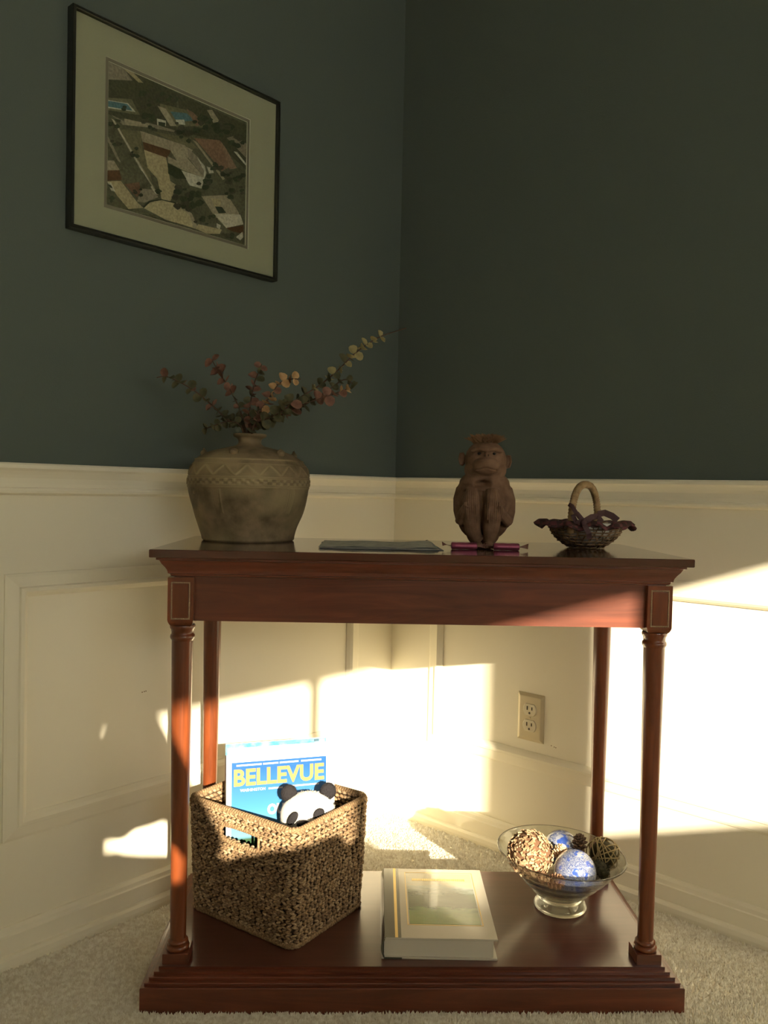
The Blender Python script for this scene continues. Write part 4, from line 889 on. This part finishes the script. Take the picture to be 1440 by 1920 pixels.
# ------------------------------------------------------------------ footed glass bowl and what lies in it
BA, BB = .2800, .2120
def bowl():
    M = bpy.data.materials.new('clear_glass'); M.use_nodes = True; n_ = M.node_tree; n_.nodes.clear()
    o_ = n_.nodes.new('ShaderNodeOutputMaterial'); mx = n_.nodes.new('ShaderNodeMixShader'); tr = n_.nodes.new('ShaderNodeBsdfTransparent'); g = n_.nodes.new('ShaderNodeBsdfGlass')
    g.inputs['IOR'].default_value = 1.48; g.inputs['Roughness'].default_value = 0; g.inputs['Color'].default_value = (.97, .985, .965, 1); tr.inputs[0].default_value = (.98, .985, .97, 1); mx.inputs[0].default_value = .75
    n_.links.new(tr.outputs[0], mx.inputs[1]); n_.links.new(g.outputs[0], mx.inputs[2]); n_.links.new(mx.outputs[0], o_.inputs[0])
    t = tthing('glass_bowl', 'clear footed glass bowl with rippled sides, filled with decorative balls', 'bowl', BA, BB, SH)
    Z = [(.0012, .0015), (.0380, .0000), (.0455, .0008), (.0475, .0040), (.0450, .0110), (.0400, .0165), (.0375, .0200), (.0385, .0235), (.0470, .0290)]
    for i in range(24):
        q = (i+1)/24; z = .0290+.0690*q; r_ = .0470+.0665*q**.93
        Z.append((r_+.0010*math.sin(q*2*PI*4.5)*(1-q*.8), z))
    Z += [(.1160, .1002), (.1165, .1020), (.1152, .1034), (.1136, .1024)]
    for i in range(14): q = 1-(i+1)/14; Z.append((.0350+.0770*q**.80, .0270+.0740*q))
    Z += [(.020, .0250), (.0012, .0245)]
    tl = lambda x, y, z: (x, y, z-.055*x*max(0, z-.03)/.07)
    mb = MB().lathe(Z, 72); mb.v = [tl(*p) for p in mb.v]
    part('bowl_body', mb, M, t, True)
bowl()
def inbowl(px, py, b): return at_b(px, py, b)
def bark_ball():
    Ma = mat('pale_bark_chips', (.50, .33, .19), .8); noisy(Ma, (.22, .12, .06), (.52, .38, .22), 90, 4); Mc = mat('bark_core', (.14, .07, .035), .9)
    p = inbowl(994, 1600, .188); t = tthing('bark_chip_ball', 'large tan ball covered in layered bark chips, left side of the bowl', 'decorative ball', p.x, p.y, p.z-.040)
    part('core', MB().ball((0, 0, .040), .0365, 20, 14), Mc, t, True)
    mb = MB(); rr = random.Random(9); N = 430
    for i in range(N):
        zz = max(-.99, min(.99, 1-2*(i+.5)/N+rr.uniform(-.03, .03))); a = i*2.399963+rr.uniform(-.25, .25); r_ = math.sqrt(1-zz*zz); n = Vector((r_*math.cos(a), zz, r_*math.sin(a)))
        ax = Vector((-.55, -.75, .35)).normalized(); u = (ax-n*ax.dot(n)); u = u.normalized() if u.length > .05 else n.orthogonal().normalized(); v = n.cross(u)
        u = (u+v*rr.uniform(-.7, .7)).normalized(); v = n.cross(u)
        L, W_, Th = rr.uniform(.0040, .0062), rr.uniform(.0014, .0026), rr.uniform(.0008, .0020); c = n*rr.uniform(.0362, .0388)+Vector((0, 0, .040)); tl = n*.0018
        pts = []
        for h in (0, 1):
            for (su, sv) in ((-1, -1), (1, -.8), (1, .8), (-1, 1)): pts.append(tuple(c+u*L*su*(1-.15*h)+v*W_*sv+n*Th*h+tl*su))
        mb.add(pts, [(4, 5, 6, 7), (0, 1, 5, 4), (1, 2, 6, 5), (2, 3, 7, 6), (3, 0, 4, 7)])
    part('bark_chips', mb, Ma, t)['kind'] = 'stuff'
bark_ball()
def china_ball(label, px, py, b, r_, sc, off):
    M = mat('blue_white_china', (.8, .8, .82), .22, coat=.7)
    mp = coords(M, (1, 1, 1)); mp.inputs['Location'].default_value = off
    n1 = nd(M, 'ShaderNodeTexVoronoi', Scale=sc*2.6, feature='SMOOTH_F1'); n2 = nd(M, 'ShaderNodeTexNoise', Scale=sc*5.5, Detail=5., Distortion=1.6); n3 = nd(M, 'ShaderNodeTexVoronoi', Scale=sc*.72)
    for n in (n1, n2, n3): lk(M, mp, 'Vector', n, 'Vector')
    r1 = ramp(M, n2, 'Fac', [(.40, (.26, .28, .33)), (.45, (.02, .04, .17)), (.52, (.05, .08, .22)), (.56, (.26, .28, .33))]); r2 = ramp(M, n1, 'Distance', [(.10, (.26, .28, .34)), (.16, (.02, .05, .28)), (.42, (.04, .09, .36)), (.50, (.26, .28, .34))]); r3 = ramp(M, n3, 'Distance', [(.36, (1, 1, 1)), (.42, (0, 0, 0))])
    mx = nd(M, 'ShaderNodeMix', data_type='RGBA'); lk(M, r3, 'Color', mx, 0); M.node_tree.links.new(r1.outputs[0], mx.inputs[6]); M.node_tree.links.new(r2.outputs[0], mx.inputs[7]); M.node_tree.links.new(mx.outputs[2], bs(M).inputs['Base Color'])
    p = inbowl(px, py, b); o = link('china_ball', MB().ball((0, 0, r_), r_, 40, 28).mesh('china_ball', M, True), None, TW(p.x, p.y, p.z-r_), (.3, .4, 0)); o.rotation_euler = (0, 0, .5)
    tag(o, label, 'decorative ball', 'blue and white china balls in the glass bowl')
china_ball('blue and white patterned china ball at the front of the glass bowl', 1078, 1634, .172, .0375, 60, (.013, .02, .01))
china_ball('blue and white china ball at the back of the bowl, half hidden', 1052, 1590, .268, .0330, 38, (.4, .1, .2))
def cone(label, px, py, b, s, c1, c2, rot, n=46):
    M = mat('pine_cone_scales', c1, .75); noisy(M, c1, c2, 160, 3)
    p = inbowl(px, py, b); t = link('pine_cone', None, None, TW(p.x, p.y, p.z), rot); t.empty_display_size = .01; tag(t, label, 'pine cone', 'pine cones in the glass bowl')
    mb = MB(); core = MB().ball((0, 0, 0), (s*.45, s*.45, s*.9), 10, 8)
    for i in range(n):
        q = (i+.5)/n; a = i*2.39996; z = s*(-.95+1.9*q); rad = s*(.35+.65*math.sin(PI*min(1, q*.85+.15)))*.95
        d = Vector((math.cos(a), math.sin(a), .30+.6*q)).normalized(); v = Vector((-math.sin(a), math.cos(a), 0)); nn = d.cross(v); base = Vector((0, 0, z)); L = rad*1.05; wd = s*.24
        pts = [base+v*wd*.3, base-v*wd*.3, base+d*L*.75-v*wd, base+d*L+nn*-s*.05, base+d*L*.75+v*wd]
        mb.add([tuple(x) for x in pts]+[tuple(x+nn*s*.10) for x in pts], [(0, 1, 2, 3, 4), (5, 9, 8, 7, 6), (0, 4, 9, 5), (4, 3, 8, 9), (3, 2, 7, 8), (2, 1, 6, 7)])
    part('core', core, M, t); part('scales', mb, M, t)['kind'] = 'stuff'
cone('pale bleached pine cone lodged between the bark ball and the rear china ball', 1049, 1598, .205, .0150, (.45, .30, .17), (.72, .55, .36), (.5, .3, .2))
cone('dark brown upright pine cone at the back right of the bowl', 1087, 1582, .232, .0165, (.07, .04, .022), (.17, .10, .06), (.15, -.2, .6))
cone('rusty pine cone lying under the front china ball', 1040, 1652, .140, .0155, (.17, .085, .045), (.30, .17, .10), (1.2, .3, .9))
cone('small brown pine cone beside the bark ball at the front of the bowl', 1018, 1645, .150, .0110, (.16, .08, .04), (.30, .18, .10), (.9, -.6, .1))
cone('dark pine cone pressed against the glass at the front right', 1112, 1652, .175, .0130, (.035, .028, .016), (.07, .055, .03), (1.1, .9, .4))
def vine_ball():
    M = mat('vine_strips', (.32, .24, .11), .7); Mi = mat('inner_dark', (.05, .042, .018), .95)
    p = inbowl(1131, 1603, .240); t = tthing('vine_ball', 'openwork ball of woven pale vine strips, right side of the bowl', 'decorative ball', p.x, p.y, p.z)
    rr = random.Random(12); R_ = .0310
    for k in range(13):
        ax = Vector((rr.gauss(0, 1), rr.gauss(0, 1), rr.gauss(0, 1))).normalized(); u = ax.orthogonal().normalized(); v = ax.cross(u); q = rr.uniform(.0, .35); rad = R_*math.sqrt(1-q*q)
        part('vine_strip', MB().tube([tuple(ax*R_*q+(u*math.cos(a)+v*math.sin(a))*rad*rr.uniform(.98, 1.02)) for a in [2*PI*i/30 for i in range(30)]], .0012, 5, wrap=True), M, t, True)
    part('inner_sphere', MB().ball((0, 0, 0), R_*.80, 14, 10), Mi, t, True)  # plain dark sphere inside the open strips
vine_ball()
def moss_ball():
    M = mat('dark_moss', (.030, .030, .015), .95); noisy(M, (.018, .018, .010), (.07, .06, .03), 150)
    p = inbowl(1122, 1634, .205); t = tthing('moss_ball', 'small dark moss ball low at the right of the bowl', 'decorative ball', p.x, p.y, p.z)
    mb = MB(); rr = random.Random(1)
    for i in range(700):
        d = Vector((rr.gauss(0, 1), rr.gauss(0, 1), rr.gauss(0, 1))).normalized(); s = d.orthogonal().normalized()*.0009
        mb.add([tuple(d*.018-s), tuple(d*.018+s), tuple(d*rr.uniform(.021, .0245)+s.cross(d)*rr.uniform(-2, 2))], [(0, 1, 2)])
    part('core', MB().ball((0, 0, 0), .0190, 14, 10), M, t, True); part('moss_fibres', mb, M, t)['kind'] = 'stuff'
moss_ball()

# ------------------------------------------------------------------ the person taking the picture, behind the camera
def photographer():
    Mph = mat('phone_black', (.02, .02, .02), .3); Msk = mat('skin', (.50, .30, .20), .6); Mcl = mat('grey_clothes', (.42, .40, .36), .9); Mhr = mat('dark_hair', (.03, .02, .015), .7)
    ph = link('smartphone', MB().rects([(.003, -.006), (.0005, -.008), (.0005, -.014), (.003, -.016)], -.060, .016, -.138, .016, fn=lambda x, y, z: (x, z, y)).mesh('smartphone', Mph), None, (0, 0, HC), (0, -.10, 0))
    tag(ph, 'black smartphone held upright just behind the viewpoint', 'phone')
    # lay limbs out from where their shadows fall: (u, v) across the sun beam, y = distance behind the camera
    def S(u, v, y): return (u+SX*y, y, v-ST*y)
    b = MB()
    # right arm: shoulder, elbow resting on the knee, forearm back up to the phone
    b.tube([S(-.150, 1.00, -.52), S(-.04, .86, -.47), S(.030, .735, -.40), S(.088, .640, -.30)], [.050, .044, .040, .034], 16)
    b.tube([S(.088, .640, -.30), S(.060, .668, -.20), S(.015, .700, -.12), S(-.020, .725, -.06)], [.033, .032, .028, .024], 16)
    b.ball(S(.088, .636, -.30), (.036, .036, .036), 14, 10)
    b.tube([S(-.30, .92, -.54), S(-.29, .74, -.42), S(-.22, .72, -.26)], [.052, .044, .038], 14)
    b.tube([S(-.22, .72, -.26), S(-.14, .735, -.14), S(-.080, .750, -.07)], [.038, .032, .026], 14)                    # left forearm
    for q in (0, 1, 2, 3): b.tube([S(-.030, .700+.020*q, -.06), S(.004, .700+.020*q, -.045), S(.014, .703+.020*q, -.034)], [.0100, .0095, .008], 8)
    b.tube([S(-.070, .72, -.055), S(-.085, .77, -.04), S(-.075, .80, -.03)], [.014, .011, .009], 8)
    b.tube([S(-.14, .670, -.12), S(-.07, .664, -.08), S(-.01, .672, -.08), S(.04, .69, -.12)], [.030, .028, .026, .026], 12)  # sleeve and the lumps below are added to fill out the cast shadow
    b.ball(S(-.128, .615, -.56), (.045, .05, .09), 14, 10); b.ball(S(-.135, .860, -.56), (.045, .05, .040), 14, 10); b.ball(S(-.100, .775, -.05), (.026, .016, .042), 12, 8); b.ball(S(-.090, .800, -.06), (.020, .016, .016), 12, 8); b.ball(S(-.074, .820, -.06), (.012, .016, .030), 12, 8)
    b.ball(S(-.104, .705, -.07), (.026, .02, .024), 12, 8); b.ball(S(-.066, .792, -.05), (.020, .014, .022), 12, 8); b.ball(S(-.100, .654, -.08), (.036, .02, .032), 12, 8); b.ball(S(-.062, .656, -.08), (.030, .02, .033), 12, 8); b.ball(S(-.070, .584, -.50), (.022, .03, .022), 12, 8); b.ball(S(-.040, .580, -.50), (.018, .03, .018), 12, 8); b.ball(S(.072, .600, -.44), (.020, .03, .040), 12, 8)
    b.ball(S(-.050, .735, -.055), (.045, .018, .050), 16, 12); b.ball(S(-.012, .700, -.06), (.034, .020, .030), 16, 12)
    # kneeling: right thigh forward with the shin down, left leg folded under, torso upright
    b.tube([S(-.26, .50, -.66), S(-.08, .500, -.52), S(.06, .500, -.42), S(.22, .556, -.32), S(.34, .585, -.26)], [.10, .098, .086, .084, .078], 20)
    b.tube([S(.34, .585, -.26), S(.43, .550, -.27), S(.52, .500, -.29), S(.58, .40, -.30), S(.62, .20, -.32)], [.078, .072, .062, .052, .042], 18)
    b.tube([S(-.28, .45, -.66), S(-.20, .38, -.40), S(-.10, .26, -.22)], [.10, .088, .068], 16)
    b.tube([S(-.12, .36, -.50), S(.05, .42, -.52), S(.24, .46, -.56), S(.38, .47, -.60)], [.080, .070, .062, .050], 16)
    b.tube([S(-.30, .48, -.68), S(-.29, .68, -.68), S(-.26, .88, -.64), S(-.24, .98, -.62)], [.14, .135, .135, .105], 20)
    b.tube([S(-.36, .94, -.62), S(-.12, .99, -.57)], [.06, .055], 14)
    b.tube([S(-.24, .98, -.62), S(-.23, 1.08, -.59)], [.05, .048], 14)
    b.ball(S(-.22, 1.17, -.57), (.072, .090, .105), 24, 18)
    me = remeshed('body', b, [Mcl], .008, 4)
    t = thing('person', 'person kneeling behind the viewpoint in grey clothes, holding up a phone', 'person', (S(-.18, .45, -.62)[0], -.62, ZF))
    for v in me.vertices: v.co -= Vector((t.location.x, t.location.y, t.location.z)); v.co.z = max(v.co.z, 0.003)
    link('body', me, t)
photographer()
